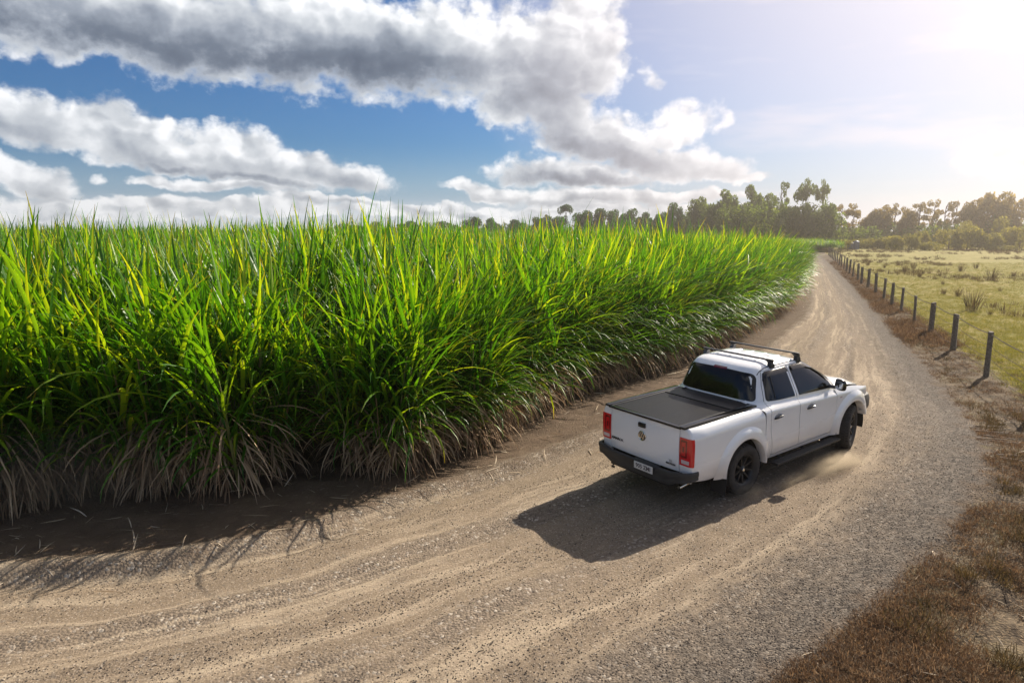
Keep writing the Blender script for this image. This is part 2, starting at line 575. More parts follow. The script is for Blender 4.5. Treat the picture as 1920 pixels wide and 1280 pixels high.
def ground_material():
    m = bpy.data.materials.new('ground')
    m.use_nodes = True
    t = m.node_tree
    n = NT(t)
    b = t.nodes['Principled BSDF']
    tc = n.new('ShaderNodeTexCoord')
    P = S(n, tc.outputs['Object'])
    road, lat, arc = n.attr('road'), n.attr('lat'), n.attr('arc')
    dR, dF, dC = n.attr('dright'), n.attr('fence'), n.attr('cane')
    big = n.noise(P, .55, 4, .6, dim='2D')
    mid = n.noise(P, 3.2, 5, .65, dim='2D')
    fine = n.noise(P, 26, 4, .7, dim='2D')
    # stones: two sizes of cells, each cell with its own grey or tan
    v1 = n.voro(P, 30, 'Color', dim='2D')
    v1d = n.voro(P, 30, 'Distance', dim='2D')
    v2 = n.voro(P, 75, 'Color', dim='2D')
    r1, g1, _ = n.sep(v1)
    r2, g2, _ = n.sep(v2)
    # wheel-swept streaks following the bend
    st = n.noise(n.xyz(lat * 20.0 + (big - .5) * 1.6, arc * .16, 0), 1.0, 5, .68, dim='2D')
    st2 = n.noise(n.xyz(lat * 9.0 + 4.0, arc * .07, 0), 1.0, 3, .5, dim='2D')
    band = n.math('MAXIMUM', n.ss(n.math('ABSOLUTE', lat - .30), .13, .03), n.ss(n.math('ABSOLUTE', lat - .56), .12, .03))
    band = n.math('MAXIMUM', band, n.ss(n.math('ABSOLUTE', lat - .84), .12, .03) * .9)
    dust = n.ss(st * .55 + st2 * .45 + band * .22 + (big - .5) * .35 + (mid - .5) * .16, .42, .68)
    dust = dust * n.ss(lat, .02, .20)
    # gravel (loose stones) where it is not swept
    tan = n.mix(mid, (.170, .128, .088), (.255, .198, .138))
    gravel = n.mix(r1, (.070, .056, .045), (.215, .172, .130))
    gravel = n.mix(n.ss(g1, .86, .95), gravel, (.50, .45, .38))
    gravel = n.mix(n.ss(g1, .16, .05), gravel, (.045, .040, .038))
    grit = n.mix(r2, (.15, .115, .085), (.38, .30, .22))
    gravel = n.mix(.42, gravel, grit)
    pebbly = n.mix(n.ss(r2, .74, .98) * .55, tan, (.13, .10, .078))
    pebbly = n.mix(n.ss(g1, .93, .99) * .5, pebbly, (.10, .085, .07))
    pebbly = n.mix(n.ss(g2, .85, .97) * .5, pebbly, (.50, .42, .33))
    roadc = n.mix(dust * .92, gravel, pebbly)
    roadc = n.mix(n.ss(st + band * .06 + (fine - .5) * .10, .52, .74) * n.ss(lat, .1, .3) * .55, roadc, (.46, .375, .27))
    # darker coarse stones piled on the outside of the bend
    outer = n.ss(dR + (mid - .5) * 1.6, 1.9, .2)
    roadc = n.mix(outer * .85, roadc, n.mix(r1, (.030, .026, .024), (.165, .140, .115)))
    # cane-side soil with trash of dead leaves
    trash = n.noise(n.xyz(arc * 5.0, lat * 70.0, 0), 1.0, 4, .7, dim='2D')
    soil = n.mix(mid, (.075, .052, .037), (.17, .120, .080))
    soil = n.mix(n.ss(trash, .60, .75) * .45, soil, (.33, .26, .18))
    # dead-grass verge
    vg = n.mix(n.ss(mid + (big - .5) * .5, .35, .65), (.050, .036, .025), (.155, .118, .078))
    vg = n.mix(n.ss(fine, .5, .72) * .7, vg, (.33, .235, .14))
    vg = n.mix(n.ss(big, .52, .68) * n.ss(fine, .35, .6) * .5, vg, (.11, .10, .035))
    # meadow
    mg = n.mix(n.ss(mid, .3, .7), (.180, .168, .042), (.30, .262, .072))
    mg = n.mix(n.ss(n.noise(P, .16, 5, .6, dim='2D') + (fine - .5) * .2, .50, .66) * .65, mg, (.36, .29, .12))
    mg = n.mix(n.ss(fine, .50, .30) * .5, mg, (.05, .062, .015))
    mg = n.mix(n.ss(dF, -26.0, -75.0) * n.ss(mid, .25, .6) * .8, mg, (.33, .25, .13))
    edge = (n.noise(P, 2.0, 5, .65, dim='2D') - .5)
    side = n.ss(dR + edge * 1.0, .12, -.10)
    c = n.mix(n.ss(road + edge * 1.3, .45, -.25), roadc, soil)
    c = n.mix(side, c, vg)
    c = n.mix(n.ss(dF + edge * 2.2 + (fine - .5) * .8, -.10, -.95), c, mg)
    n.put(b.inputs['Base Color'], c)
    b.inputs['Roughness'].default_value = .95
    b.inputs['Specular IOR Level'].default_value = .12
    bp = n.new('ShaderNodeBump')
    bp.inputs['Strength'].default_value = 1.0
    bp.inputs['Distance'].default_value = .020
    hgt = (1 - v1d * 1.0) * (1 - dust * .75) * .55 + r2 * .30 + fine * .8 * (1 - n.ss(road, -.2, .3) * .6) + g1 * .35 * (1 - dust * .8)
    n.put(bp.inputs['Height'], hgt)
    t.links.new(bp.outputs[0], b.inputs['Normal'])
    MATS['ground'] = m


ground_material()
build_ground()


# ------------------------------------------------------------------ scattering (only for uncountable stuff)
def gn_scatter(name, pts, rots, scales, var, protos, kind='stuff'):
    me = mesh_np(name, pts, np.zeros((0, 3), int), None) if False else bpy.data.meshes.new(name)
    me.vertices.add(len(pts))
    me.vertices.foreach_set('co', np.asarray(pts, np.float32).ravel())
    a = me.attributes.new('rot', 'FLOAT_VECTOR', 'POINT')
    a.data.foreach_set('vector', np.asarray(rots, np.float32).ravel())
    a = me.attributes.new('scl', 'FLOAT_VECTOR', 'POINT')
    a.data.foreach_set('vector', np.asarray(scales, np.float32).ravel())
    a = me.attributes.new('var', 'INT', 'POINT')
    a.data.foreach_set('value', np.asarray(var, np.int32))
    o = link(name, me, kind=kind)
    g = bpy.data.node_groups.new(name + '_scatter', 'GeometryNodeTree')
    g.interface.new_socket('Geometry', in_out='INPUT', socket_type='NodeSocketGeometry')
    g.interface.new_socket('Geometry', in_out='OUTPUT', socket_type='NodeSocketGeometry')
    N, L = g.nodes, g.links
    gi, go = N.new('NodeGroupInput'), N.new('NodeGroupOutput')
    j = N.new('GeometryNodeJoinGeometry')

    def named(nm, ty):
        q = N.new('GeometryNodeInputNamedAttribute')
        q.data_type = ty
        q.inputs[0].default_value = nm
        return q.outputs[0]
    rot, scl, vr = named('rot', 'FLOAT_VECTOR'), named('scl', 'FLOAT_VECTOR'), named('var', 'INT')
    for k, p in enumerate(protos):
        ip = N.new('GeometryNodeInstanceOnPoints')
        cmp = N.new('FunctionNodeCompare')
        cmp.data_type = 'INT'
        cmp.operation = 'EQUAL'
        ins = [i for i in cmp.inputs if i.type == 'INT']
        L.new(vr, ins[0])
        ins[1].default_value = k
        oi = N.new('GeometryNodeObjectInfo')
        oi.inputs['Object'].default_value = p
        oi.inputs['As Instance'].default_value = True
        L.new(gi.outputs[0], ip.inputs['Points'])
        L.new(cmp.outputs[0], ip.inputs['Selection'])
        L.new(oi.outputs['Geometry'], ip.inputs['Instance'])
        L.new(rot, ip.inputs['Rotation'])
        L.new(scl, ip.inputs['Scale'])
        L.new(ip.outputs[0], j.inputs[0])
    L.new(j.outputs[0], go.inputs[0])
    md = o.modifiers.new('scatter', 'NODES')
    md.node_group = g
    return o


def proto(name, me, *mats):
    o = bpy.data.objects.new(name, me)      # kept out of the scene: only a source for the scatter
    for m in mats:
        me.materials.append(m)
    return o


# ------------------------------------------------------------------ blades
class Blades:
    """Collects folded leaf strips."""
    def __init__(self):
        self.V, self.F, self.tint, self.along, self.n = [], [], [], [], 0
        self.mi = []

    def leaf(self, base, az, up, length, width, bend, segs=6, fold=.25, tint=.5, side=0.0, mi=0, tw=0.0, wob=0.0):
        """up = start angle from vertical, bend = total extra angle downwards."""
        p = np.array(base, float)
        ang = up
        a = az
        st = length / segs
        tri = 3 if fold > 0 else 2
        for i in range(segs + 1):
            f = i / segs
            d = np.array([math.sin(ang) * math.cos(a), math.sin(ang) * math.sin(a), math.cos(ang)])
            w = width * .5 * (min(1, .35 + f * 4) if f < .2 else 1.0) * (1 - max(0, (f - .45) / .55) ** 1.6)
            w = max(w, .0015)
            tz = tw * f
            sd = np.array([-math.sin(a), math.cos(a), 0.0])
            nm = np.cross(d, sd)
            sv = sd * math.cos(tz) + nm * math.sin(tz)
            nn = np.cross(d, sv)
            if tri == 3:
                self.V += [p + sv * w, p + nn * (w * fold), p - sv * w]
            else:
                self.V += [p + sv * w, p - sv * w]
            self.tint += [tint] * tri
            self.along += [f] * tri
            if i < segs:
                b0 = self.n + i * tri
                for q in range(tri - 1):
                    self.F.append((b0 + q, b0 + q + 1, b0 + q + 1 + tri, b0 + q + tri))
                    self.mi.append(mi)
            p = p + d * st
            ang += bend * (f + .25) / segs * 1.6
            a += side / segs + (wob * (random.random() - .5))
        self.n += (segs + 1) * tri

    def stalk(self, p0, p1, r0, r1, tint=.5, mi=0, sides=5, rings=2):
        p0, p1 = np.array(p0, float), np.array(p1, float)
        d = p1 - p0
        d /= np.linalg.norm(d)
        u = np.cross(d, [0, 1, .1])
        u /= np.linalg.norm(u)
        v = np.cross(d, u)
        for k in range(rings):
            f = k / (rings - 1)
            for i in range(sides):
                a = 2 * math.pi * i / sides
                rr = r0 + (r1 - r0) * f
                self.V.append(p0 + (p1 - p0) * f + (u * math.cos(a) + v * math.sin(a)) * rr)
                self.tint.append(tint)
                self.along.append(0)
            if k:
                b = self.n + (k - 1) * sides
                for i in range(sides):
                    self.F.append((b + i, b + (i + 1) % sides, b + sides + (i + 1) % sides, b + sides + i))
                    self.mi.append(mi)
        self.n += sides * rings

    def mesh(self, name, smooth=True):
        me = mesh_np(name, np.array(self.V), np.array(self.F), {'tint': self.tint, 'along': self.along}, smooth)
        me.polygons.foreach_set('material_index', np.array(self.mi, np.int32))
        return me


# ------------------------------------------------------------------ sugar cane
leaf_mat('cane_leaf', [(0.0, (.016, .075, .004)), (.35, (.050, .165, .007)), (.7, (.125, .265, .010)), (1.0, (.30, .39, .016))], trans=.52, gloss=.55)
leaf_mat('cane_dry', [(0.0, (.16, .098, .058)), (.5, (.34, .235, .145)), (1.0, (.58, .44, .29))], dry=True, trans=.25, gloss=.2)
leaf_mat('cane_stalk', [(0.0, (.10, .12, .03)), (.5, (.16, .17, .05)), (1.0, (.22, .14, .07))], dry=True, trans=.05, gloss=.4)


def cane_clump(seed, edge=False, far=False, skirt=1.0):
    random.seed(seed)
    B = Blades()
    U = random.uniform
    ns = 4 if far else (9 if edge else 7)
    rad = .55 if far else .34
    for s in range(ns):
        a, rr = U(0, 6.28), rad * math.sqrt(random.random())
        x, y = rr * math.cos(a), rr * math.sin(a)
        lean = U(.02, .16) * (1.4 if edge else 1)
        la = a + U(-.6, .6)
        hs = U(1.9, 2.55)
        top = np.array([x + math.cos(la) * lean * hs, y + math.sin(la) * lean * hs, hs])
        B.stalk((x, y, 0), top, .018, .014, U(0, 1), 2, 4)
        nl = 6 if far else 11
        lo = .50 if edge else 1.2
        if far:
            lo = 1.5
        for k in range(nl):
            f = k / (nl - 1)
            z = lo / hs * (1 - f) + f * 1.0
            p = np.array([x, y, 0]) * (1 - z) + top * z
            sp = (U(.30, 1.0) * (1 - f) + U(.04, .75) * f)
            ln = U(1.15, 1.85) * (.95 if f < .5 else 1.0)
            w = U(.040, .068) * (1.5 if far else 1.0)
            bd = (U(.7, 2.5) * (1 - f) + U(.0, 1.25) * f)
            if random.random() < .35:
                bd *= .2
            if random.random() < .5:
                ln *= .8
            if f > .8 and random.random() < .4:
                ln *= U(1.0, 1.25)
                sp *= .4
                bd *= .3
            ta = la + k * 2.6 + U(-.8, .8)
            if edge and random.random() < .62:
                # towards the light of the open track (+x of the clump), long and arching over
                ta = random.gauss(0, .55)
                sp = sp * .8 + .15
                ln *= 1.15
                bd = bd * .8 + U(.5, 1.2) * (1 - f * .6)
            B.leaf(p, ta, sp, ln, w, bd, 5 if far else 8, .28, random.random() ** 1.15, U(-.3, .3), 0, U(-.7, .7), .10)
    if edge:
        # skirt of dead leaves hanging from the lower joints
        for k in range(int(random.uniform(60, 105) * skirt)):
            a, rr = random.gauss(0, 1.0), U(.10, .42)
            zb = U(.30, (.70 + .30 * (seed % 3)) * (.5 + .5 * skirt) + .22)
            st0 = U(1.3, 2.5)
            B.leaf((rr * math.cos(a), rr * math.sin(a), zb), a + U(-.6, .6), st0, U(.35, .65) + zb * .62, U(.016, .036), max(.15, 2.9 - st0) * U(.7, 1.2), 6, .15, U(0, 1), U(-.3, .3), 1, U(-1.2, 1.2), .22)
    return B.mesh('cane_clump')


def cane_height(x, y):
    d = np.hypot(x, y)
    h = 3.42 - sst(d, 24, 62) * .95 * sst(x, -8, 8) - sst(d, 55, 105) * .95 * sst(x, 0, 25)
    return h + (fbm(x * .35, y * .35, 3, 77) - .5) * .95 + (fbm(x * 1.6, y * 1.6, 2, 78) - .5) * .75


def clump_above(h):
    return h / 3.62


def build_cane():
    inner = [proto('cane_source', cane_clump(100 + i), MATS['cane_leaf'], MATS['cane_dry'], MATS['cane_stalk']) for i in range(6)]
    edge = [proto('cane_edge_source', cane_clump(200 + i, edge=True), MATS['cane_leaf'], MATS['cane_dry'], MATS['cane_stalk']) for i in range(6)]
    edge2 = [proto('cane_arch_source', cane_clump(400 + i, edge=True, skirt=.25), MATS['cane_leaf'], MATS['cane_dry'], MATS['cane_stalk']) for i in range(6)]
    far = [proto('cane_far_source', cane_clump(300 + i, far=True), MATS['cane_leaf'], MATS['cane_dry'], MATS['cane_stalk']) for i in range(4)]
    protos = inner + edge + far + edge2
    P, RO, SC, VA = [], [], [], []

    def add(x, y, lo, hi, wmul=1.0, lean=.06, hm=1.0, face=False):
        n = len(x)
        h = clump_above(cane_height(x, y)) * hm * rng.uniform(.93, 1.07, n)
        P.append(np.stack([x, y, ground_h(x, y) - .02], 1))
        rz = rng.uniform(0, 6.28, n)
        if face:
            e_ = .05
            d0 = line_dist(x, y, CANE)[0]
            gx_, gy_ = line_dist(x + e_, y, CANE)[0] - d0, line_dist(x, y + e_, CANE)[0] - d0
            rz = np.arctan2(-gy_, -gx_) + rng.normal(0, .35, n)
        RO.append(np.stack([rng.normal(0, lean, n), rng.normal(0, lean, n), rz], 1))
        w = wmul * rng.uniform(.9, 1.15, n) * np.clip(h, .75, 1.1)
        SC.append(np.stack([w, w, h], 1))
        VA.append(rng.integers(lo, hi, n))

    def zone(x0, x1, y0, y1, step, dmin, dmax, rmin, rmax):
        gx, gy = np.meshgrid(np.arange(x0, x1, step), np.arange(y0, y1, step))
        x = gx.ravel() + rng.uniform(-.4, .4, gx.size) * step
        y = gy.ravel() + rng.uniform(-.4, .4, gx.size) * step
        keep = (y > 8.5) & (np.abs(np.degrees(np.arctan2(x, y))) < 58) & (y < 100 + x * .1)
        x, y = x[keep], y[keep]
        d, s = line_dist(x, y, CANE)
        r = np.hypot(x, y)
        k = (d > dmin) & (d < dmax) & (r >= rmin) & (r < rmax)
        x, y, d = x[k], y[k], d[k]
        # gaps between the row ends that face the track
        gap = np.zeros(len(x), bool)
        for gx0, gw, gd in ((-3.35, .52, 3.2), (-5.85, .40, 2.2), (-8.3, .40, 2.2)):
            gap |= (np.abs(x - gx0 - (y - 10) * .02) < gw) & (d < gd)
        return x[~gap], y[~gap], d[~gap]

    # front wall of the crop
    x, y, d = zone(-28, 26, 8.5, 60, .36, .12, 1.1, 0, 62)
    lf = (x < .2 + rng.uniform(-1.5, 1.5, len(x))) & (rng.uniform(0, 1, len(x)) < .72)
    add(x[lf], y[lf], 6, 12, lean=.07, hm=.95, face=True)
    add(x[~lf], y[~lf], 16, 22, lean=.07, hm=.93, face=True)
    x, y, d = zone(-28, 30, 8.5, 66, .46, 1.1, 9, 0, 66)
    add(x, y, 0, 6)
    x, y, d = zone(-45, 36, 8.5, 66, .68, 9, 80, 0, 45)
    add(x, y, 0, 6, 1.25)
    x, y, d = zone(-30, 60, 40, 100, .55, .1, 4, 62, 140)
    add(x, y, 16, 22, face=True)
    x, y, d = zone(-120, 60, 20, 110, 1.25, 4, 200, 45, 130)
    add(x, y, 12, 16, 1.5)
    P = np.concatenate(P)
    o = gn_scatter('sugar_cane_crop', P, np.concatenate(RO), np.concatenate(SC), np.concatenate(VA), protos)
    tag(o, 'dense field of tall green sugar cane with a dry brown skirt beside the track', 'sugar cane')
    # the low block of young cane past the end of the track
    gx, gy = np.meshgrid(np.arange(34, 51.5, .7), np.arange(106, 122, .9))
    n = gx.size
    x = gx.ravel() + rng.uniform(-.3, .3, n)
    y = gy.ravel() + rng.uniform(-.3, .3, n)
    h = rng.uniform(.46, .56, n)
    o = gn_scatter('young_cane_block', np.stack([x, y, x * 0], 1), np.stack([x * 0, x * 0, rng.uniform(0, 6.28, n)], 1),
                   np.stack([h * 1.7, h * 1.7, h], 1), rng.integers(0, 6, n), inner)
    tag(o, 'low pale block of young cane across the far end of the track', 'sugar cane')
    return edge


CANE_EDGE = build_cane()

# ------------------------------------------------------------------ the pickup truck (x forward, y left, z up; origin on the ground under the rear axle)
def paint_mat():
    m = bpy.data.materials.new('white_paint')
    m.use_nodes = True
    t = m.node_tree
    n = NT(t)
    b = t.nodes['Principled BSDF']
    tc = n.new('ShaderNodeTexCoord')
    P = S(n, tc.outputs['Object'])
    x, y, z = n.sep(P)
    nz = n.noise(P, 3.0, 5, .65)
    # film of road dust on the lower panels
    d = n.ss(z + (nz - .5) * .35, .82, .42) * .55 + n.ss(nz, .45, .8) * .05
    n.put(b.inputs['Base Color'], n.mix(d, (.86, .86, .86), (.56, .46, .37)))
    n.put(b.inputs['Roughness'], n.math('MINIMUM', d * .8 + .22, .8))
    b.inputs['Coat Weight'].default_value = 1.0
    b.inputs['Coat Roughness'].default_value = .05
    MATS['paint'] = m
    return m


PAINT = paint_mat()
BLKPL = mat('black_plastic', (.010, .010, .011), .55, vary=.2, bump=(220, .25, .002))
DKPL = mat('dark_grey_plastic', (.036, .034, .032), .62, vary=.25, vscale=5, bump=(260, .3, .002))
GLASS = mat('tinted_glass', (.003, .0035, .004), .06, spec=.32)
GLASS.node_tree.nodes['Principled BSDF'].inputs['Coat Weight'].default_value = .15
TRIM = mat('gloss_black', (.008, .008, .008), .12)
SEAM = mat('shut_line', (.02, .02, .02), .9)
RUBBER = mat('tyre_rubber', (.032, .028, .025), .85, vary=.45, vscale=7)
WELL = mat('wheel_well', (.012, .011, .010), .95)
RIMM = mat('matte_black_alloy', (.014, .014, .015), .42, metal=.2)
CHROME = mat('chrome', (.75, .72, .66), .12, metal=1.0)
REDL = mat('red_lens', (.62, .010, .016), .10, coat=1.0)
REDD = mat('dark_red_lens', (.17, .003, .006), .15, coat=1.0)
CLEARL = mat('clear_lens', (.62, .50, .50), .12, coat=1.0)
DUSTY = mat('dusty_rubber', (.13, .095, .065), .95, vary=.5)


def grid_mesh(name, rows, closed=False, smooth=True):
    V = [p for r in rows for p in r]
    k = len(rows[0])
    F = []
    for i in range(len(rows) - 1):
        for j in range(k if closed else k - 1):
            a, b = i * k + j, i * k + (j + 1) % k
            F.append((a, b, b + k, a + k))
    return mesh_np(name, np.array(V, float), np.array(F), None, smooth)


def fix_normals(me):
    bm = bmesh.new()
    bm.from_mesh(me)
    bmesh.ops.remove_doubles(bm, verts=bm.verts, dist=1e-5)
    bmesh.ops.recalc_face_normals(bm, faces=bm.faces)
    bm.to_mesh(me)
    bm.free()
    me.polygons.foreach_set('use_smooth', np.ones(len(me.polygons), bool))
    me.set_sharp_from_angle(angle=R(38))
    return me


def bm_obj(name, bm, m, parent=None, smooth=True, ang=38):
    bmesh.ops.recalc_face_normals(bm, faces=bm.faces)
    me = bpy.data.meshes.new(name)
    bm.to_mesh(me)
    bm.free()
    if smooth:
        me.polygons.foreach_set('use_smooth', np.ones(len(me.polygons), bool))
        me.set_sharp_from_angle(angle=R(ang))
    return link(name, me, m, parent)


def box_bm(x0, x1, y0, y1, z0, z1, bev=0.0, bm=None, seg=2):
    bm2 = bmesh.new()
    bmesh.ops.create_cube(bm2, size=1)
    for v in bm2.verts:
        v.co = Vector(((x0 + x1) / 2 + v.co.x * (x1 - x0), (y0 + y1) / 2 + v.co.y * (y1 - y0), (z0 + z1) / 2 + v.co.z * (z1 - z0)))
    if bev:
        bmesh.ops.bevel(bm2, geom=bm2.edges[:], offset=bev, segments=seg, affect='EDGES', profile=.6)
    if bm is None:
        return bm2
    me = bpy.data.meshes.new('t')
    bm2.to_mesh(me)
    bm2.free()
    bm.from_mesh(me)
    bpy.data.meshes.remove(me)
    return bm


def tube_bm(pts, r, sides=8, bm=None, caps=True):
    bm = bm or bmesh.new()
    pts = [Vector(p) for p in pts]
    prev = None
    rings = []
    for i, p in enumerate(pts):
        d = (pts[min(i + 1, len(pts) - 1)] - pts[max(i - 1, 0)]).normalized()
        u = d.cross(Vector((0, 0, 1)))
        if u.length < .05:
            u = d.cross(Vector((0, 1, 0)))
        u.normalize()
        v = d.cross(u)
        rr = r[i] if isinstance(r, (list, tuple)) else r
        rings.append([bm.verts.new(p + (u * math.cos(2 * math.pi * k / sides) + v * math.sin(2 * math.pi * k / sides)) * rr) for k in range(sides)])
    for a, b in zip(rings, rings[1:]):
        for k in range(sides):
            bm.faces.new((a[k], a[(k + 1) % sides], b[(k + 1) % sides], b[k]))
    if caps:
        bm.faces.new(rings[0])
        bm.faces.new(rings[-1])
    return bm


def zc(x):                       # shoulder crease along the side
    return 1.20 - .055 * (x - .6) if x > .6 else 1.20


def plan(x):                     # how far the flanks draw in towards nose and tail
    k = 0.0
    if x > 3.0:
        k -= .16 * ((x - 3.0) / .95) ** 2
    if x < -.9:
        k -= .05 * ((-.9 - x) / .33) ** 2
    return k


SIDEP = [(-.80, .880), (-.72, .912), (-.60, .930), (-.40, .938), (-.20, .943), (-.06, .946), (-.015, .944), (.01, .936), (.05, .912), (.11, .872), (.20, .84)]
BEDP = [(-.80, .880), (-.72, .912), (-.60, .930), (-.40, .938), (-.20, .942), (-.10, .938), (-.05, .926), (0, .904), (.04, .872), (.07, .815), (.20, .80)]


def interp(T, v):
    if v <= T[0][0]:
        return T[0][1]
    for (a, b), (c, d) in zip(T, T[1:]):
        if v <= c:
            f = (v - a) / (c - a)
            return b + (d - b) * f
    return T[-1][1]


def Yside(x, z, bed=False):
    y = interp(BEDP if bed else SIDEP, z - zc(x)) + plan(x)
    if not bed and x < 2.5 and z > zc(x):
        f = float(sst(z - zc(x), 0, .105))
        y = y * (1 - f) + (cab_y(max(x, .46), z) + .003) * f
    return y


ARCH_R = .475
REAR_C, FRONT_C = (0.0, .405), (3.06, .405)


def zarch(x, zb):
    for cx, cz in (REAR_C, FRONT_C):
        d = abs(x - cx)
        if d < ARCH_R:
            return max(zb, cz + math.sqrt(max(0, ARCH_R ** 2 - d * d)))
    return zb


def side_panel(name, sgn, xl, xr, zt, zb, bed, parent, nu=26, nv=22, m=None, arch=False, thick=.022):
    """xl(z), xr(z): side edges; zt(x), zb(x): top and bottom edges. Edges are turned in."""
    us = np.linspace(0, 1, nu)
    if arch:
        a, b = xl(.8), xr(.8)
        xs = set(np.linspace(a, b, nu))
        for cx, _ in (REAR_C, FRONT_C):
            for tt in np.linspace(0, math.pi, 25):
                q = cx + ARCH_R * math.cos(tt)
                if a < q < b:
                    xs.add(q)
        us = np.array(sorted((q - a) / (b - a) for q in xs))
    rows = []
    for v in np.linspace(0, 1, nv):
        row = []
        for u in us:
            x = xl(.8) * (1 - u) + xr(.8) * u
            z = 0
            for _ in range(3):
                bt = zarch(x, zb(x)) if arch else zb(x)
                vv = 1 - (1 - v) ** 1.15
                z = bt + (zt(x) - bt) * vv
                x = xl(z) * (1 - u) + xr(z) * u
            row.append((x, sgn * Yside(x, z, bed), z))
        rows.append(row)
    # turned-in lips
    def inward(r, dx, dz):
        return [(p[0] + dx, p[1] - sgn * thick, p[2] + dz) for p in r]
    rows = [inward(rows[0], 0, .004)] + rows + [inward(rows[-1], 0, -.004)]
    rows = [[(r[0][0] + .004, r[0][1] - sgn * thick, r[0][2])] + r + [(r[-1][0] - .004, r[-1][1] - sgn * thick, r[-1][2])] for r in rows]
    me = grid_mesh(name, rows)
    fix_normals(me)
    return link(name, me, m or PAINT, parent)


# cabin hull: horizontal slices with a superellipse plan
CABZ = [(1.18, .885, .415, 2.86), (1.30, .868, .440, 2.70), (1.40, .826, .465, 2.55), (1.50, .780, .492, 2.38), (1.60, .732, .525, 2.20), (1.68, .694, .557, 2.06), (1.735, .664, .592, 1.955),
        (1.775, .632, .640, 1.86), (1.805, .590, .715, 1.75), (1.825, .520, .83, 1.60), (1.838, .40, 1.0, 1.45), (1.843, .20, 1.15, 1.35)]
CN = 6.0


def cab_at(z):
    T = CABZ
    z = min(max(z, T[0][0]), T[-1][0])
    for a, b in zip(T, T[1:]):
        if z <= b[0]:
            f = (z - a[0]) / (b[0] - a[0])
            return tuple(a[i] + (b[i] - a[i]) * f for i in (1, 2, 3))
    return T[-1][1:]


def cab_y(x, z):
    w, xr, xf = cab_at(z)
    c, a = (xr + xf) / 2, (xf - xr) / 2
    q = min(.9999, abs((x - c) / a))
    return w * (1 - q ** CN) ** (1 / CN)


def cab_xrear(y, z):
    w, xr, xf = cab_at(z)
    c, a = (xr + xf) / 2, (xf - xr) / 2
    q = min(.9999, abs(y / w))
    return c - a * (1 - q ** CN) ** (1 / CN)


def cab_xfront(y, z):
    w, xr, xf = cab_at(z)
    c, a = (xr + xf) / 2, (xf - xr) / 2
    q = min(.9999, abs(y / w))
    return c + a * (1 - q ** CN) ** (1 / CN) - .10 * (y / w) ** 2


def round_poly(pts, rad, seg=5):
    out = []
    n = len(pts)
    for i in range(n):
        p0, p, p1 = (Vector(pts[i - 1]), Vector(pts[i]), Vector(pts[(i + 1) % n]))
        r = rad[i] if isinstance(rad, (list, tuple)) else rad
        a = p + (p0 - p).normalized() * r
        b = p + (p1 - p).normalized() * r
        for k in range(seg + 1):
            t = k / seg
            out.append(tuple(a * (1 - t) ** 2 + p * 2 * t * (1 - t) + b * t * t))
    # densify long edges
    res = []
    for i in range(len(out)):
        a, b = Vector(out[i]), Vector(out[(i + 1) % len(out)])
        k = max(1, int((b - a).length / .09))
        for j in range(k):
            res.append(tuple(a + (b - a) * j / k))
    return res


def patch(name, outline, f, m, parent, r0=0.0, r1=1.0, rings=6, off=0.0):
    """Sheet (r0=0) or ring inside a 2D outline, mapped by f(a, b, off) -> xyz."""
    c = Vector((sum(p[0] for p in outline) / len(outline), sum(p[1] for p in outline) / len(outline)))
    rows = []
    rr = np.linspace(max(r0, .02), r1, rings)
    for r in rr:
        rows.append([f(*(c + (Vector(p) - c) * r), off) for p in outline])
    me = grid_mesh(name, rows, closed=True)
    if r0 == 0:
        bm = bmesh.new()
        bm.from_mesh(me)
        bm.verts.ensure_lookup_table()
        bm.faces.new([bm.verts[i] for i in range(len(outline))])
        bm.to_mesh(me)
        bm.free()
    fix_normals(me)
    return link(name, me, m, parent)


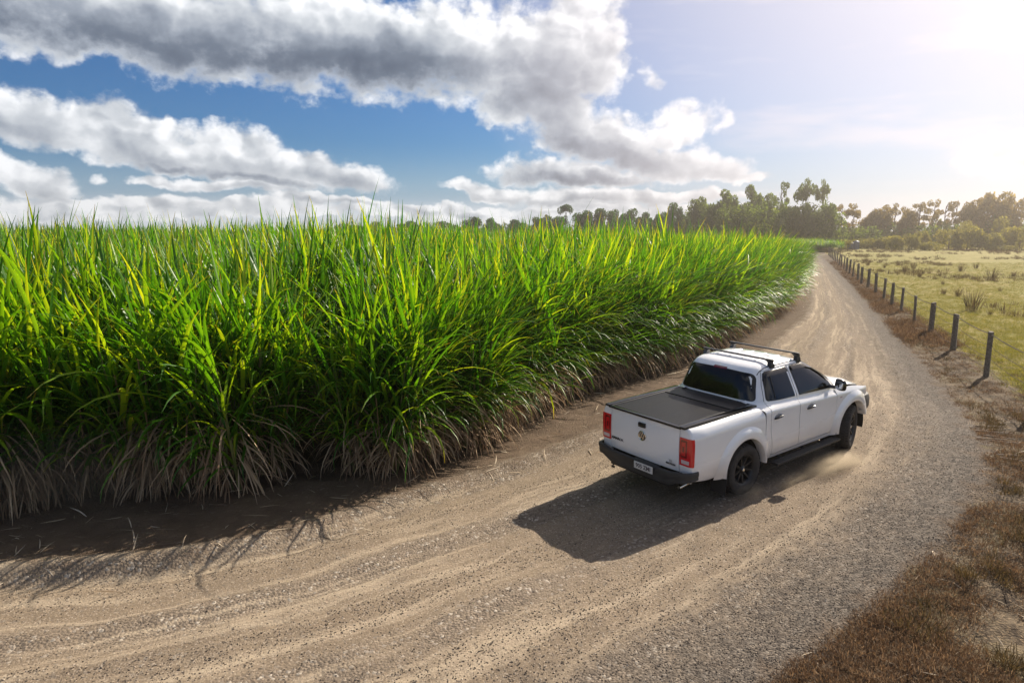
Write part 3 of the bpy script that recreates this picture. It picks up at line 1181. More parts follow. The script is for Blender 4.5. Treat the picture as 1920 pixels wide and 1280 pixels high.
def wheel(parent, x, y, sgn, steer=0.0):
    w = empty('wheel', (x, y, .39), steer)
    w.parent = parent
    if sgn > 0:
        pass
    # tyre: lathe of a carcass profile, then lugs
    prof = [(.235, .105), (.250, .122), (.285, .134), (.325, .137), (.355, .131), (.372, .116), (.381, .095), (.385, .055), (.386, .02), (.386, 0)]
    prof = prof + [(r, -h) for r, h in prof[::-1][1:]]
    N = 64
    rows = [[(r * math.cos(2 * math.pi * k / N), sgn * h, r * math.sin(2 * math.pi * k / N)) for k in range(N)] for r, h in prof]
    me = grid_mesh('tyre', rows, closed=True)
    fix_normals(me)
    tyre = link('tyre', me, RUBBER, w)
    lug = bmesh.new()
    for k in range(46):
        a = 2 * math.pi * k / 46
        for (y0, y1, da, r0, r1) in ((.086, .128, 0, .372, .391), (.036, .078, .35, .380, .3925), (-.022, .026, 0, .381, .3925), (-.078, -.036, .35, .380, .3925), (-.128, -.086, 0, .372, .391)):
            aa = a + da * 2 * math.pi / 46
            b = box_bm(r0, r1, y0, y1, -.0195, .0195)
            for v in b.verts:
                if abs(v.co.y) > .10 and v.co.x > .38 and abs(v.co.y) > .12:
                    v.co.x -= .014
            bmesh.ops.rotate(b, verts=b.verts, cent=(0, 0, 0), matrix=Matrix.Rotation(-aa, 3, 'Y'))
            t = bpy.data.meshes.new('t')
            b.to_mesh(t)
            b.free()
            lug.from_mesh(t)
            bpy.data.meshes.remove(t)
    o = bm_obj('tread_lugs', lug, RUBBER, w, smooth=False)
    # rim: barrel, lip, ten spokes, hub
    rp = [(.205, -.10), (.200, .02), (.205, .085), (.222, .110), (.238, .116), (.244, .108), (.236, .098), (.236, -.10)]
    rows = [[(r * math.cos(2 * math.pi * k / N), sgn * h, r * math.sin(2 * math.pi * k / N)) for k in range(N)] for r, h in rp]
    me = grid_mesh('rim', rows, closed=True)
    fix_normals(me)
    rim = link('rim', me, RIMM, w)
    me = grid_mesh('brake_disc', [[(r * math.cos(2 * math.pi * k / 32), sgn * .0, r * math.sin(2 * math.pi * k / 32)) for k in range(32)] for r in (.02, .20)], closed=True)
    link('brake_disc', me, WELL, w)
    sp = bmesh.new()
    for k in range(9):
        a = 2 * math.pi * k / 9 + .2
        b = bmesh.new()
        prof2 = [(.045, .030, .070, .025), (.12, .021, .088, .030), (.19, .017, .098, .030), (.222, .024, .108, .040)]
        rg = []
        for (r, hw, yo, th) in prof2:
            rg.append([b.verts.new((r, sgn * (yo - th), -hw)), b.verts.new((r, sgn * (yo - th), hw)), b.verts.new((r, sgn * yo, hw * .6)), b.verts.new((r, sgn * yo, -hw * .6))])
        for p, q in zip(rg, rg[1:]):
            for i in range(4):
                b.faces.new((p[i], p[(i + 1) % 4], q[(i + 1) % 4], q[i]))
        bmesh.ops.rotate(b, verts=b.verts, cent=(0, 0, 0), matrix=Matrix.Rotation(a, 3, 'Y'))
        t = bpy.data.meshes.new('t')
        b.to_mesh(t)
        b.free()
        sp.from_mesh(t)
        bpy.data.meshes.remove(t)
        # a spoke per piece
        me = bpy.data.meshes.new('spoke')
        bmesh.ops.recalc_face_normals(sp, faces=sp.faces)
        sp.to_mesh(me)
        sp.free()
        link('spoke', me, RIMM, w)
        sp = bmesh.new()
    sp.free()
    for nm, pr, mm in (('hub', [(.001, .098), (.030, .098), (.036, .090), (.062, .080), (.066, .03)], RIMM), ('hub_cap', [(.0005, .103), (.020, .103), (.024, .097)], CHROME)):
        me = grid_mesh(nm, [[(r * math.cos(2 * math.pi * k / 24), sgn * h, r * math.sin(2 * math.pi * k / 24)) for k in range(24)] for r, h in pr], closed=True)
        fix_normals(me)
        link(nm, me, mm, w)
    return w


def text_mesh(name, body, size, m, parent, loc, rot, extrude=.003, sx=1.0, bold=False):
    c = bpy.data.curves.new(name, 'FONT')
    c.body = body
    c.size = size
    c.extrude = extrude
    c.align_x = 'CENTER'
    c.align_y = 'CENTER'
    c.resolution_u = 3
    if bold:
        c.offset = size * .022
    o = bpy.data.objects.new(name, c)
    col.objects.link(o)
    dg = bpy.context.evaluated_depsgraph_get()
    me = bpy.data.meshes.new_from_object(o.evaluated_get(dg))
    col.objects.unlink(o)
    bpy.data.objects.remove(o)
    me.name = name
    q = link(name, me, m, parent)
    q.location = loc
    q.rotation_euler = rot
    q.scale = (sx, 1, 1)
    return q


def build_truck():
    T = empty('pickup_truck', (TX, TY, .0), TYAW)
    T.rotation_mode = 'XYZ'
    T.scale = (.975, .975, .975)
    T.rotation_euler = (TROLL, -TPITCH, TYAW)
    tag(T, 'white double cab pickup truck with black bed cover and roof bars on the dirt track', 'pickup truck')
    # ---- dark inner shell so shut lines and arches read black
    bm = bmesh.new()
    for (x0, x1, y, z0, z1) in ((-1.14, -.50, .86, .46, 1.13), (-.50, .50, .58, .40, 1.13), (.50, 2.56, .85, .42, 1.14), (2.56, 3.56, .56, .40, 1.02), (3.56, 3.80, .74, .45, .95)):
        box_bm(x0, x1, -y, y, z0, z1, 0, bm)
    box_bm(-.55, 3.6, -.88, .88, .90, .98, 0, bm)
    bm_obj('dark_inner_shell', bm, WELL, T, smooth=False)
    for s in (-1, 1):
        for cx, cz in (REAR_C, FRONT_C):
            rows = []
            for yy in (.90, .56):
                rows.append([(cx + ARCH_R * 1.0 * math.cos(a), s * yy, cz + ARCH_R * math.sin(a)) for a in np.linspace(-.25, math.pi + .25, 30)])
            me = grid_mesh('wheel_arch_liner', rows)
            link('wheel_arch_liner', me, WELL, T)
    bm = tube_bm([(0, -.8, .39), (0, .8, .39)], .045, 10)
    box_bm(-.13, .13, -.12, .14, .26, .50, .04, bm)
    bm_obj('rear_axle', bm, WELL, T)
    bm_obj('front_axle', tube_bm([(3.06, -.75, .39), (3.06, .75, .39)], .04, 10), WELL, T)

    # ---- bed sides, doors, wings
    rail = lambda x: 1.262 if x < .1 else 1.262 + .02 * (x - .1)
    rear_edge = lambda z: -1.15 + .0 * z
    gapx = lambda z: .495 + (.045 * max(0, (.95 - z) / .5)) - .09 * max(0, (z - 1.12) / .15) ** 2
    for s in (-1, 1):
        zb = lambda x: .44 + .05 * sst((-x), .75, 1.15) if x < -.4 else .40
        side_panel('bed_side', s, rear_edge, lambda z: gapx(z) - .008, rail, lambda x: float(zb(x)), True, T, 36, 26, arch=True)
        # cab side strip behind the rear door and the sill under the doors
        dr = lambda z: (.705 - .085 * float(sst(z, .5, 1.0)))
        side_panel('cab_side', s, lambda z: gapx(z) + .004, lambda z: dr(z) - .005, lambda x: zc(x) + .115, lambda x: .40, False, T, 8, 22)
        split = lambda z: 1.435 - .035 * float(sst(z, .45, .95))
        fr = lambda z: 2.50 - .13 * float(sst(.72 - z, 0, .30))
        side_panel('sill', s, lambda z: .71, lambda z: 2.44, lambda x: .452, lambda x: .395, False, T, 24, 5)
        d1 = side_panel('rear_door', s, lambda z: dr(z) + .005, lambda z: split(z) - .005, lambda x: zc(x) + .115, lambda x: .462, False, T, 16, 26)
        d2 = side_panel('front_door', s, lambda z: split(z) + .005, lambda z: fr(z) - .005, lambda x: zc(x) + .115 if x < 2.25 else zc(x) + .115 - .03 * (x - 2.25) / .25, lambda x: .462, False, T, 20, 26)
        wtop = lambda x: zc(x) + .085 - .085 * float(sst(x, 3.0, 3.75))
        side_panel('front_wing', s, lambda z: fr(z) + .005, lambda z: 3.57 + .02 * z, wtop, lambda x: .40 if x < 3 else .62, False, T, 36, 24, arch=True)
        # wheel-arch flares
        for ci, (cx, cz) in enumerate((REAR_C, FRONT_C)):
            a1 = math.pi + .02
            a0 = -.02 if ci == 0 else .28
            ang = np.linspace(a0, a1, 46)
            rows = []
            for (r, dy) in ((.665, -.004), (.640, .010), (.610, .026), (.575, .040), (.530, .047), (.495, .046), (.478, .036), (.470, .015), (.470, -.10)):
                row = []
                for a in ang:
                    x, z = cx + r * math.cos(a), cz + r * math.sin(a)
                    zz = max(z, .42)
                    y = Yside(min(x, 3.6), min(zz, zc(x) - .05), ci == 0)
                    k = 1.0
                    row.append((x, s * (max(y, Yside(min(cx + .47 * math.cos(a), 3.6), .8, ci == 0)) if r < .5 else y + 0) + s * dy * k, z))
                rows.append(row)
            me = grid_mesh('arch_flare', rows)
            fix_normals(me)
            link('arch_flare', me, PAINT, T)
        # ---- side glass on the hull
        f = lambda x, z, off, s=s: (x, s * (cab_y(x, z) + off), z)
        o1 = round_poly([(.66, 1.318), (1.335, 1.290), (1.315, 1.700), (.745, 1.700)], [.06, .02, .02, .08])
        o2 = round_poly([(1.475, 1.285), (2.44, 1.235), (2.33, 1.42), (2.02, 1.635), (1.86, 1.685), (1.445, 1.70)], [.02, .04, .15, .12, .1, .02])
        for d, o_, nm in ((d1, o1, 'rear_door'), (d2, o2, 'front_door')):
            patch('window_seal', o_, f, BLKPL, d, .96, 1.045, 3, .003)
            g = patch('window', o_, f, GLASS, d, 0, 1.0, 7, .005)
        # dividing bar of the rear quarter light
        bm_obj('window_divider', tube_bm([f(.845, 1.335, .008), f(.86, 1.5, .008), f(.885, 1.70, .008)], .008, 6), BLKPL, d1)
        # seams of the upper door frames
        for pts in ([(.615, 1.31), (.66, 1.55), (.735, 1.745)], [(1.398, 1.27), (1.385, 1.5), (1.38, 1.745)], [(.735, 1.745), (1.38, 1.747)], [(1.38, 1.747), (1.87, 1.737), (2.10, 1.655), (2.40, 1.43), (2.56, 1.23)]):
            P = []
            for (a, b) in zip(pts, pts[1:]):
                for k in range(6):
                    t = k / 6
                    P.append(f(a[0] + (b[0] - a[0]) * t, a[1] + (b[1] - a[1]) * t, .0005))
            P.append(f(*pts[-1], .0005))
            bm_obj('door_seam', tube_bm(P, .0042, 5), SEAM, T)
        # wind deflectors over the windows
        for pts, d in (([(.70, 1.60), (.745, 1.70), (.80, 1.728), (1.33, 1.730)], d1), ([(1.46, 1.730), (1.84, 1.722), (2.02, 1.672), (2.20, 1.560), (2.36, 1.43)], d2)):
            rows = []
            P = []
            for (a, b) in zip(pts, pts[1:]):
                for k in range(5):
                    t = k / 5
                    P.append((a[0] + (b[0] - a[0]) * t, a[1] + (b[1] - a[1]) * t))
            P.append(pts[-1])
            for (dz, off) in ((.008, .004), (.0, .016), (-.03, .030), (-.062, .036), (-.064, .030), (-.03, .022)):
                rows.append([f(p[0], p[1] + dz, off) for p in P])
            me = grid_mesh('wind_deflector', rows)
            fix_normals(me)
            link('wind_deflector', me, TRIM, d)
        # door handles
        for hx, d in ((.80, d1), (1.70, d2)):
            zz = 1.065 if hx < 1 else 1.045
            y = s * Yside(hx, zz)
            bm = tube_bm([(hx - .10, y + s * .004, zz - .012), (hx - .06, y + s * .030, zz), (hx + .06, y + s * .034, zz + .008), (hx + .11, y + s * .006, zz + .010)], [.014, .017, .017, .013], 8)
            h = bm_obj('door_handle', bm, TRIM, d)
            me = grid_mesh('handle_recess_shade', [[(hx + r * .085 * math.cos(a), y + s * (.0015 if r < .9 else .001), zz + .012 + r * .040 * math.sin(a)) for a in np.linspace(0, 2 * math.pi, 24, endpoint=False)] for r in (.03, .6, 1.0)], closed=True)
            fix_normals(me)
            link('handle_recess_shade', me, mat('recess_shade_grey', (.30, .30, .31), .4), h)  # flat grey patch paints in the shade of the hollow behind the handle
        # mirror
        y0 = Yside(2.45, 1.2)
        bm = bmesh.new()
        bmesh.ops.create_uvsphere(bm, u_segments=20, v_segments=14, radius=1)
        for v in bm.verts:
            q = v.co
            k = lambda c: math.copysign(abs(c) ** .62, c)
            v.co = Vector((2.425 + q.x * .062 + .02 * abs(q.y), s * (1.025 + k(q.y) * .092), 1.300 + k(q.z) * .095 - .02 * q.y))
        mr = bm_obj('mirror', bm, TRIM, d2)
        rows = [[(2.370 - (.004 if r < .8 else 0), s * (1.030 + r * .072 * math.copysign(abs(math.cos(a)) ** .6, math.cos(a))), 1.303 + r * .068 * math.copysign(abs(math.sin(a)) ** .6, math.sin(a))) for a in np.linspace(0, 2 * math.pi, 28, endpoint=False)] for r in (.02, .7, 1)]
        me = grid_mesh('mirror_glass', rows, closed=True)
        fix_normals(me)
        link('mirror_glass', me, mat('mirror_glass', (.5, .52, .55), .05, metal=1.0), mr)
        bm_obj('mirror_arm', tube_bm([(2.38, s * .86, 1.250), (2.40, s * .95, 1.250)], [.035, .028], 8), TRIM, mr)
        # indicator repeater and wing badge
        bm_obj('side_indicator', box_bm(2.60, 2.665, s * (Yside(2.63, 1.045)) - .004, s * (Yside(2.63, 1.045)) + .006, 1.02, 1.045, .003), CLEARL, T)
        # side step with its brackets
        st = bm_obj('side_step', box_bm(.68, 2.50, min(s * .90, s * 1.06), max(s * .90, s * 1.06), .315, .355, .014), BLKPL, T)
        for yy in (.955, .985, 1.015):
            bm_obj('step_rib', box_bm(.74, 2.44, s * yy - .006, s * yy + .006, .354, .362), DKPL, st)
        for bx in (.95, 1.6, 2.25):
            bm_obj('step_bracket', tube_bm([(bx, s * .70, .44), (bx, s * .92, .345)], .02, 6), WELL, st)
        # mud flaps
        for fx, nm in ((-.45, 'rear'), (2.52, 'front')):
            bm = box_bm(fx - .008, fx + .008, min(s * .70, s * .965), max(s * .70, s * .965), .13 if fx < 0 else .20, .48, .004)
            for v in bm.verts:
                v.co.x -= (.48 - v.co.z) * .12
            bm_obj('mud_flap', bm, mat('mud_flap', (.018, .016, .015), .8, vary=.3), T)

    # ---- tail: gate, corner posts, lamps
    tail_x = lambda y, z: -1.222 + .012 * ((z - .9) / .3) ** 2 + .03 * (abs(y) / .72) ** 4 - .006 * math.exp(-((z - 1.235) / .02) ** 2)
    rows = []
    for z in np.linspace(.60, 1.245, 26):
        rows.append([(tail_x(y, z), y, z) for y in np.linspace(-.680, .680, 36)])
    rows = [[(p[0] + .02, p[1], p[2] + .002) for p in rows[0]]] + rows + [[(p[0] + .012, p[1], p[2] + .010) for p in rows[-1]], [(p[0] + .05, p[1], p[2] + .012) for p in rows[-1]]]
    rows = [[(r[0][0] + .025, r[0][1] + .003, r[0][2])] + r + [(r[-1][0] + .025, r[-1][1] - .003, r[-1][2])] for r in rows]
    me = grid_mesh('tailgate', rows)
    fix_normals(me)
    gate = link('tailgate', me, PAINT, T)
    for s in (-1, 1):
        # corner post wraps from the gate round to the bed side
        rows = []
        for z in np.linspace(.46, 1.262, 28):
            ys = Yside(-1.15, z, True)
            row = []
            x0 = tail_x(.70, z)
            y0 = .690
            path = [(x0 + .03, y0 - .001), (x0, y0)]
            path += [(x0 + (-.0) + .004 * k, y0 + (ys - .075 - y0) * k) for k in (.25, .5, .75, 1.0)]
            cx_, cy_ = -1.15, ys - .075
            for a in np.linspace(0, math.pi / 2, 7)[1:]:
                path.append((cx_ - (cx_ - (x0 + .004)) * math.cos(a), cy_ + .075 * math.sin(a)))
            if z < .60:
                path = [(p[0], p[1]) for p in path]
            rows.append([(px_, s * py_, z) for px_, py_ in path])
        rows.append([(p[0] + .03, p[1] * .97, p[2]) for p in rows[-1]])
        me = grid_mesh('rear_corner', rows)
        fix_normals(me)
        link('rear_corner', me, PAINT, T)
        # tail lamp: proud shell following the same corner
        def lamp_path(z, off, u0, u1, nn=12):
            ys = Yside(-1.15, z, True)
            x0 = tail_x(.70, z)
            L1 = ys - .075 - .695
            pts = []
            for u in np.linspace(u0, u1, nn):
                if u < .5:
                    k = u / .5
                    pts.append((x0 + .004 * k - off, .695 + L1 * k))
                else:
                    a = (u - .5) / .5 * math.pi / 2
                    cx_, cy_ = -1.15, ys - .075
                    rx = cx_ - (x0 + .004)
                    pts.append((cx_ - (rx + off) * math.cos(a) + .03 * max(0, u - .9) * 10 * .3, cy_ + (.075 + off) * math.sin(a)))
            return pts

        def lamp_part(nm, z0, z1, u0, u1, off, m, par):
            rows = []
            zz = list(np.linspace(z0, z1, 8))
            edge = .008
            rows.append([(p[0], s * p[1], z0) for p in lamp_path(z0, -.004, u0, u1)])
            for z in zz:
                o = off
                rows.append([(p[0], s * p[1], z) for p in lamp_path(z, o, u0, u1)])
            rows.append([(p[0], s * p[1], z1) for p in lamp_path(z1, -.004, u0, u1)])
            rows = [[(r[0][0] + off + .004, r[0][1], r[0][2])] + r + [(r[-1][0] + .004, r[-1][1] - s * (off + .004), r[-1][2])] for r in rows]
            me = grid_mesh(nm, rows)
            fix_normals(me)
            return link(nm, me, m, par)
        lamp = lamp_part('tail_light', .715, 1.125, 0.0, 1.0, .008, REDL, T)
        lamp_part('lamp_inner', .835, 1.095, .06, .46, .0095, REDD, lamp)
        lamp_part('lamp_core', .865, 1.065, .12, .38, .0110, REDL, lamp)
        lamp_part('lamp_centre', .92, 1.00, .19, .31, .0125, REDD, lamp)
        lamp_part('reverse_lens', .745, .800, .12, .62, .0110, CLEARL, lamp)
    # gate furniture
    gx = -1.232
    bm_obj('gate_handle', box_bm(gx - .012, gx + .02, -.06, .075, 1.095, 1.165, .010), BLKPL, gate)
    bm_obj('handle_grip', box_bm(gx - .020, gx, -.045, .06, 1.128, 1.150, .004), TRIM, gate)
    # round chrome emblem with its interlocked letters
    bm = bmesh.new()
    em = []
    cy, cz = .0, .965
    rows = [[(gx + .006 - h, cy + r * math.cos(a), cz + r * math.sin(a)) for a in np.linspace(0, 2 * math.pi, 40, endpoint=False)] for r, h in ((.076, 0), (.075, .010), (.068, .013), (.061, .010), (.060, .004))]
    me = grid_mesh('badge_ring', rows, closed=True)
    fix_normals(me)
    ring = link('badge_ring', me, CHROME, gate)
    rows = [[(gx + .002 - .002 * (1 - r / .06), cy + r * math.cos(a), cz + r * math.sin(a)) for a in np.linspace(0, 2 * math.pi, 30, endpoint=False)] for r in (.001, .061)]
    me = grid_mesh('badge_plate', rows, closed=True)
    link('badge_plate', me, mat('badge_dark', (.03, .03, .035), .3), ring)

    def strokes(segs, w):
        b = bmesh.new()
        for (y0, z0, y1, z1) in segs:
            d = Vector((0, y1 - y0, z1 - z0)).normalized()
            nrm = Vector((0, -d.z, d.y)) * w
            p0, p1 = Vector((0, cy + y0, cz + z0)), Vector((0, cy + y1, cz + z1))
            vs = []
            for xx in (gx - .008, gx + .002):
                vs.append([b.verts.new(p + Vector((xx, 0, 0)) + q) for p, q in ((p0, nrm), (p0, -nrm), (p1, -nrm), (p1, nrm))])
            b.faces.new(vs[0])
            b.faces.new(vs[1])
            for i in range(4):
                b.faces.new((vs[0][i], vs[0][(i + 1) % 4], vs[1][(i + 1) % 4], vs[1][i]))
        return b
    bm_obj('badge_letter', strokes([(.024, .054, .002, .008), (-.002, .008, -.024, .054)], .005), CHROME, ring, smooth=False)
    bm_obj('badge_letter', strokes([(.050, .032, .027, -.050), (.027, -.050, .004, -.006), (-.004, -.006, -.027, -.050), (-.027, -.050, -.050, .032)], .005), CHROME, ring, smooth=False)
    face = (R(90), 0, R(-90))
    text_mesh('model_lettering', 'AMAROK', .056, BLKPL, gate, (gx + .016, .53, .772), face, .003, 1.1, True)
    text_mesh('engine_lettering', 'V6', .052, mat('grey_print', (.32, .32, .33), .4), gate, (gx + .003, -.555, .735), face, .003, 1.0)
    text_mesh('drive_lettering', '4MOTION', .036, BLKPL, gate, (gx + .007, -.555, .688), face, .003, 1.1, True)

    # rear bumper
    pathy = [(-1.06, .938), (-1.12, .943), (-1.20, .938), (-1.262, .912), (-1.297, .865), (-1.312, .78), (-1.322, .6), (-1.328, .40), (-1.330, .22), (-1.331, .08)]
    full = [(x, -y) for x, y in pathy] + [(x, y) for x, y in pathy[::-1]]
    rows = []
    for k in range(11):
        row = []
        for (x, y) in full:
            ay = abs(y)
            top = .640 if ay > .74 else .600
            low = .47 - .085 * float(sst(-ay, -.75, -.55)) + .03 * float(sst(ay, .85, .94))
            prof = [(top - .002, .055), (top, .02), (top - .008, .004), (top - .03, 0), (top * .65 + low * .35, .0), (top * .5 + low * .5, .006), (top * .3 + low * .7, .012), (low + .035, .006), (low + .012, .012), (low, .03), (low, .16)]
            z, inn = prof[k]
            L = math.hypot(x + .6, y * .5)
            nx, ny = ((x + 1.0), 0) if ay < .8 else ((x + 1.0) * .7, y * .35)
            L = math.hypot(nx, ny) or 1
            row.append((x - nx / L * inn, y - ny / L * inn, z))
        rows.append(row)
    me = grid_mesh('rear_bumper', rows)
    fix_normals(me)
    bump = link('rear_bumper', me, DKPL, T)
    bm_obj('bumper_step', box_bm(-1.345, -1.20, -.36, .12, .548, .598, .008), BLKPL, bump)
    bm_obj('bumper_valance', box_bm(-1.30, -1.0, -.60, .60, .36, .42, .02), BLKPL, bump)
    pl = bm_obj('number_plate', box_bm(-1.352, -1.344, -.325, .045, .482, .592, .002), mat('plate_white', (.62, .60, .56), .5, vary=.15), bump)
    text_mesh('plate_lettering', '905 ZMI', .088, mat('plate_ink', (.05, .035, .045), .5), pl, (-1.3525, -.14, .537), face, .001, .98, True)
    bm_obj('exhaust_tip', tube_bm([(-1.0, -.68, .37), (-1.19, -.68, .35)], [.033, .036], 14, caps=False), CHROME, T)
    bm_obj('tow_hook', tube_bm([(-1.10, .60, .37), (-1.24, .60, .335), (-1.26, .60, .30), (-1.22, .60, .285)], .018, 8), WELL, T)

    # ---- tonneau cover
    bm = bmesh.new()
    fr_ = bm_obj('bed_cover_frame', box_bm(-1.205, .50, -.70, .70, 1.236, 1.262, .004), mat('satin_black', (.006, .006, .007), .5, spec=.2), T)
    for s in (-1, 1):
        bm = box_bm(-1.225, .44, min(s * .695, s * .800), max(s * .695, s * .800), 1.255, 1.290, .010)
        bm_obj('cover_rail', bm, TRIM, fr_)
        bm_obj('rail_channel', box_bm(-1.19, .42, min(s * .655, s * .700), max(s * .655, s * .700), 1.262, 1.281, .004), BLKPL, fr_)
    bm_obj('rear_rail', box_bm(-1.232, -1.165, -.72, .72, 1.246, 1.280, .010), TRIM, fr_)
    me0 = None
    slm = mat('ribbed_aluminium', (.010, .010, .011), .42, spec=.28)
    x = -1.150
    while x < -.02:
        if me0 is None:
            b = box_bm(-.018, .018, -.652, .652, 1.2625, 1.2745, .0042, seg=1)
            me0 = bpy.data.meshes.new('slat')
            b.to_mesh(me0)
            b.free()
            me0.materials.append(slm)
        o = bpy.data.objects.new('slat', me0)
        col.objects.link(o)
        o.parent = fr_
        o.location = (x + .018, 0, 0)
        x += .0405
    bm_obj('cover_canister', box_bm(.0, .395, -.652, .652, 1.262, 1.286, .006), BLKPL, fr_)
    bm_obj('front_bulkhead', box_bm(.385, .44, -.79, .79, 1.20, 1.285, .008), BLKPL, fr_)

    # ---- cabin hull
    rows = []
    zs = list(np.linspace(1.16, 1.74, 16)) + [1.755, 1.775, 1.79, 1.805, 1.816, 1.825, 1.832, 1.838, 1.841, 1.843]
    nt = 144
    for z in zs:
        w, xr, xf = cab_at(z)
        c, a = (xr + xf) / 2, (xf - xr) / 2
        row = []
        for k in range(nt):
            th = 2 * math.pi * k / nt
            ct, st_ = math.cos(th), math.sin(th)
            m_ = (abs(ct) ** CN + abs(st_) ** CN) ** (-1 / CN)
            px_, py_ = c + a * ct * m_, w * st_ * m_
            if ct > 0:
                px_ -= .10 * (py_ / w) ** 2 * min(1, abs(ct * m_)) ** 6
            row.append((px_, py_, z))
        rows.append(row)
    me = grid_mesh('cab_roof', rows, closed=True)
    bm = bmesh.new()
    bm.from_mesh(me)
    bm.verts.ensure_lookup_table()
    bm.faces.new([bm.verts[(len(zs) - 1) * nt + i] for i in range(nt)])
    bm.to_mesh(me)
    bm.free()
    me.materials.clear()
    fix_normals(me)
    me.set_sharp_from_angle(angle=R(60))
    cab = link('cab_roof', me, PAINT, T)
    fr2 = lambda y, z, off: (cab_xrear(y, z) - off, y, z)
    og = round_poly([(-.705, 1.315), (.705, 1.315), (.605, 1.700), (-.605, 1.700)], [.07, .07, .10, .10])
    og = [(p[0], p[1] + .020 * (1 - (p[0] / .7) ** 2)) if p[1] > 1.5 else p for p in og]
    patch('window_seal', og, fr2, BLKPL, cab, .97, 1.03, 3, .003)
    patch('rear_window', og, fr2, GLASS, cab, 0, 1.0, 8, .005)
    bl = round_poly([(-.13, 1.712), (.13, 1.712), (.125, 1.748), (-.125, 1.748)], .012, 3)
    patch('brake_light', bl, fr2, REDD, cab, 0, 1.0, 3, .009)
    ff = lambda y, z, off: (cab_xfront(y, z) + off, y, z)
    ow = round_poly([(-.80, 1.22), (.80, 1.22), (.60, 1.715), (-.60, 1.715)], .06)
    patch('windscreen', ow, ff, GLASS, cab, 0, 1.0, 8, .005)
    # roof ditches and pressed ribs
    def ztop(x, y):
        lo, hi = 1.60, 1.843
        for _ in range(26):
            m_ = (lo + hi) / 2
            w, xr, xf = cab_at(m_)
            if xr < x < xf and cab_y(x, m_) > abs(y):
                lo = m_
            else:
                hi = m_
        return lo
    for s in (-1, 1):
        bm_obj('roof_ditch', tube_bm([(x, s * (.622 - .02 * (x > 1.8) * (x - 1.8)), ztop(x, .622) + .001) for x in np.linspace(.66, 1.87, 22)] + [(1.98, s * .625, ztop(1.98, .625) - .002)], .0060, 6), SEAM, cab)
        bm_obj('roof_ditch_end', tube_bm([(cab_xrear(.622 - .0, z) + .002, s * .622, z) for z in (1.762, 1.772, 1.78)] + [(.66, s * .622, ztop(.66, .622))], .006, 6), SEAM, cab)
    for yy in (-.36, -.12, .12, .36):
        bm = tube_bm([(x, yy, ztop(x, yy) - .009) for x in np.linspace(.95, 1.65, 10)], .014, 8)
        for v in bm.verts:
            v.co.y = yy + (v.co.y - yy) * 2.6
        bm_obj('roof_rib', bm, PAINT, cab)

    # ---- bonnet and nose
    rows = []
    for x in np.linspace(2.60, 3.80, 26):
        yh = .872 + plan(x) - .05 * float(sst(x, 2.5, 3.2)) - .03 - .18 * float(sst(x, 3.5, 3.82))
        ze = zc(x) + .088 - .085 * float(sst(x, 3.0, 3.75)) - .14 * float(sst(x, 3.5, 3.85))
        row = []
        for v in np.linspace(-1, 1, 31):
            y = yh * v
            crown = .060 * (1 - abs(v) ** 3) + .016 * math.exp(-((abs(v) - .62) / .10) ** 2)
            row.append((x, y, ze + crown * (1 - .35 * float(sst(x, 3.4, 3.9)))))
        rows.append(row)
    rows.append([(p[0] + .03, p[1], p[2] - .10) for p in rows[-1]])
    me = grid_mesh('bonnet', rows)
    fix_normals(me)
    link('bonnet', me, PAINT, T)
    # scuttle in front of the windscreen
    bm_obj('scuttle', box_bm(2.50, 2.66, -.80, .80, 1.10, 1.17, .02), BLKPL, T)

    def nose(name, z0, z1, m, grow=0.0, x_start=3.55, nz=6, rnd=.02):
        rows = []
        base = [(x_start, .952 - .05), (3.64, .885), (3.74, .82), (3.81, .70), (3.86, .5), (3.885, .25), (3.89, 0)]
        base = [(x + (grow if x > x_start else 0), y + grow * .5) for x, y in base]
        fullp = [(x, -y) for x, y in base] + [(x, y) for x, y in base[::-1][1:]]
        for k in range(nz):
            f_ = k / (nz - 1)
            z = z0 + (z1 - z0) * f_
            inn = rnd * (2 * f_ - 1) ** 6
            rows.append([(x - inn, y * (1 - inn * .8), z) for x, y in fullp])
        rows = [[(p[0] - .06, p[1] * .93, p[2]) for p in rows[0]]] + rows + [[(p[0] - .06, p[1] * .93, p[2]) for p in rows[-1]]]
        me = grid_mesh(name, rows)
        fix_normals(me)
        return link(name, me, m, T)
    nose('front_panel', .86, .955, PAINT, -.03)
    fb = nose('front_bumper', .62, .885, DKPL, .045, 3.50)
    bm_obj('grille', box_bm(3.83, 3.87, -.50, .50, .885, .94, .01), TRIM, T)
    for s in (-1, 1):
        bm_obj('headlight', box_bm(3.62, 3.79, min(s * .50, s * .70), max(s * .50, s * .70), .875, .935, .02), mat('lamp_glass', (.55, .57, .6), .08, coat=1), T)
        bm_obj('bumper_bracket', tube_bm([(3.50, s * .80, .66), (3.62, s * .86, .70), (3.66, s * .88, .80)], .022, 8), CHROME if s < 0 else WELL, fb)

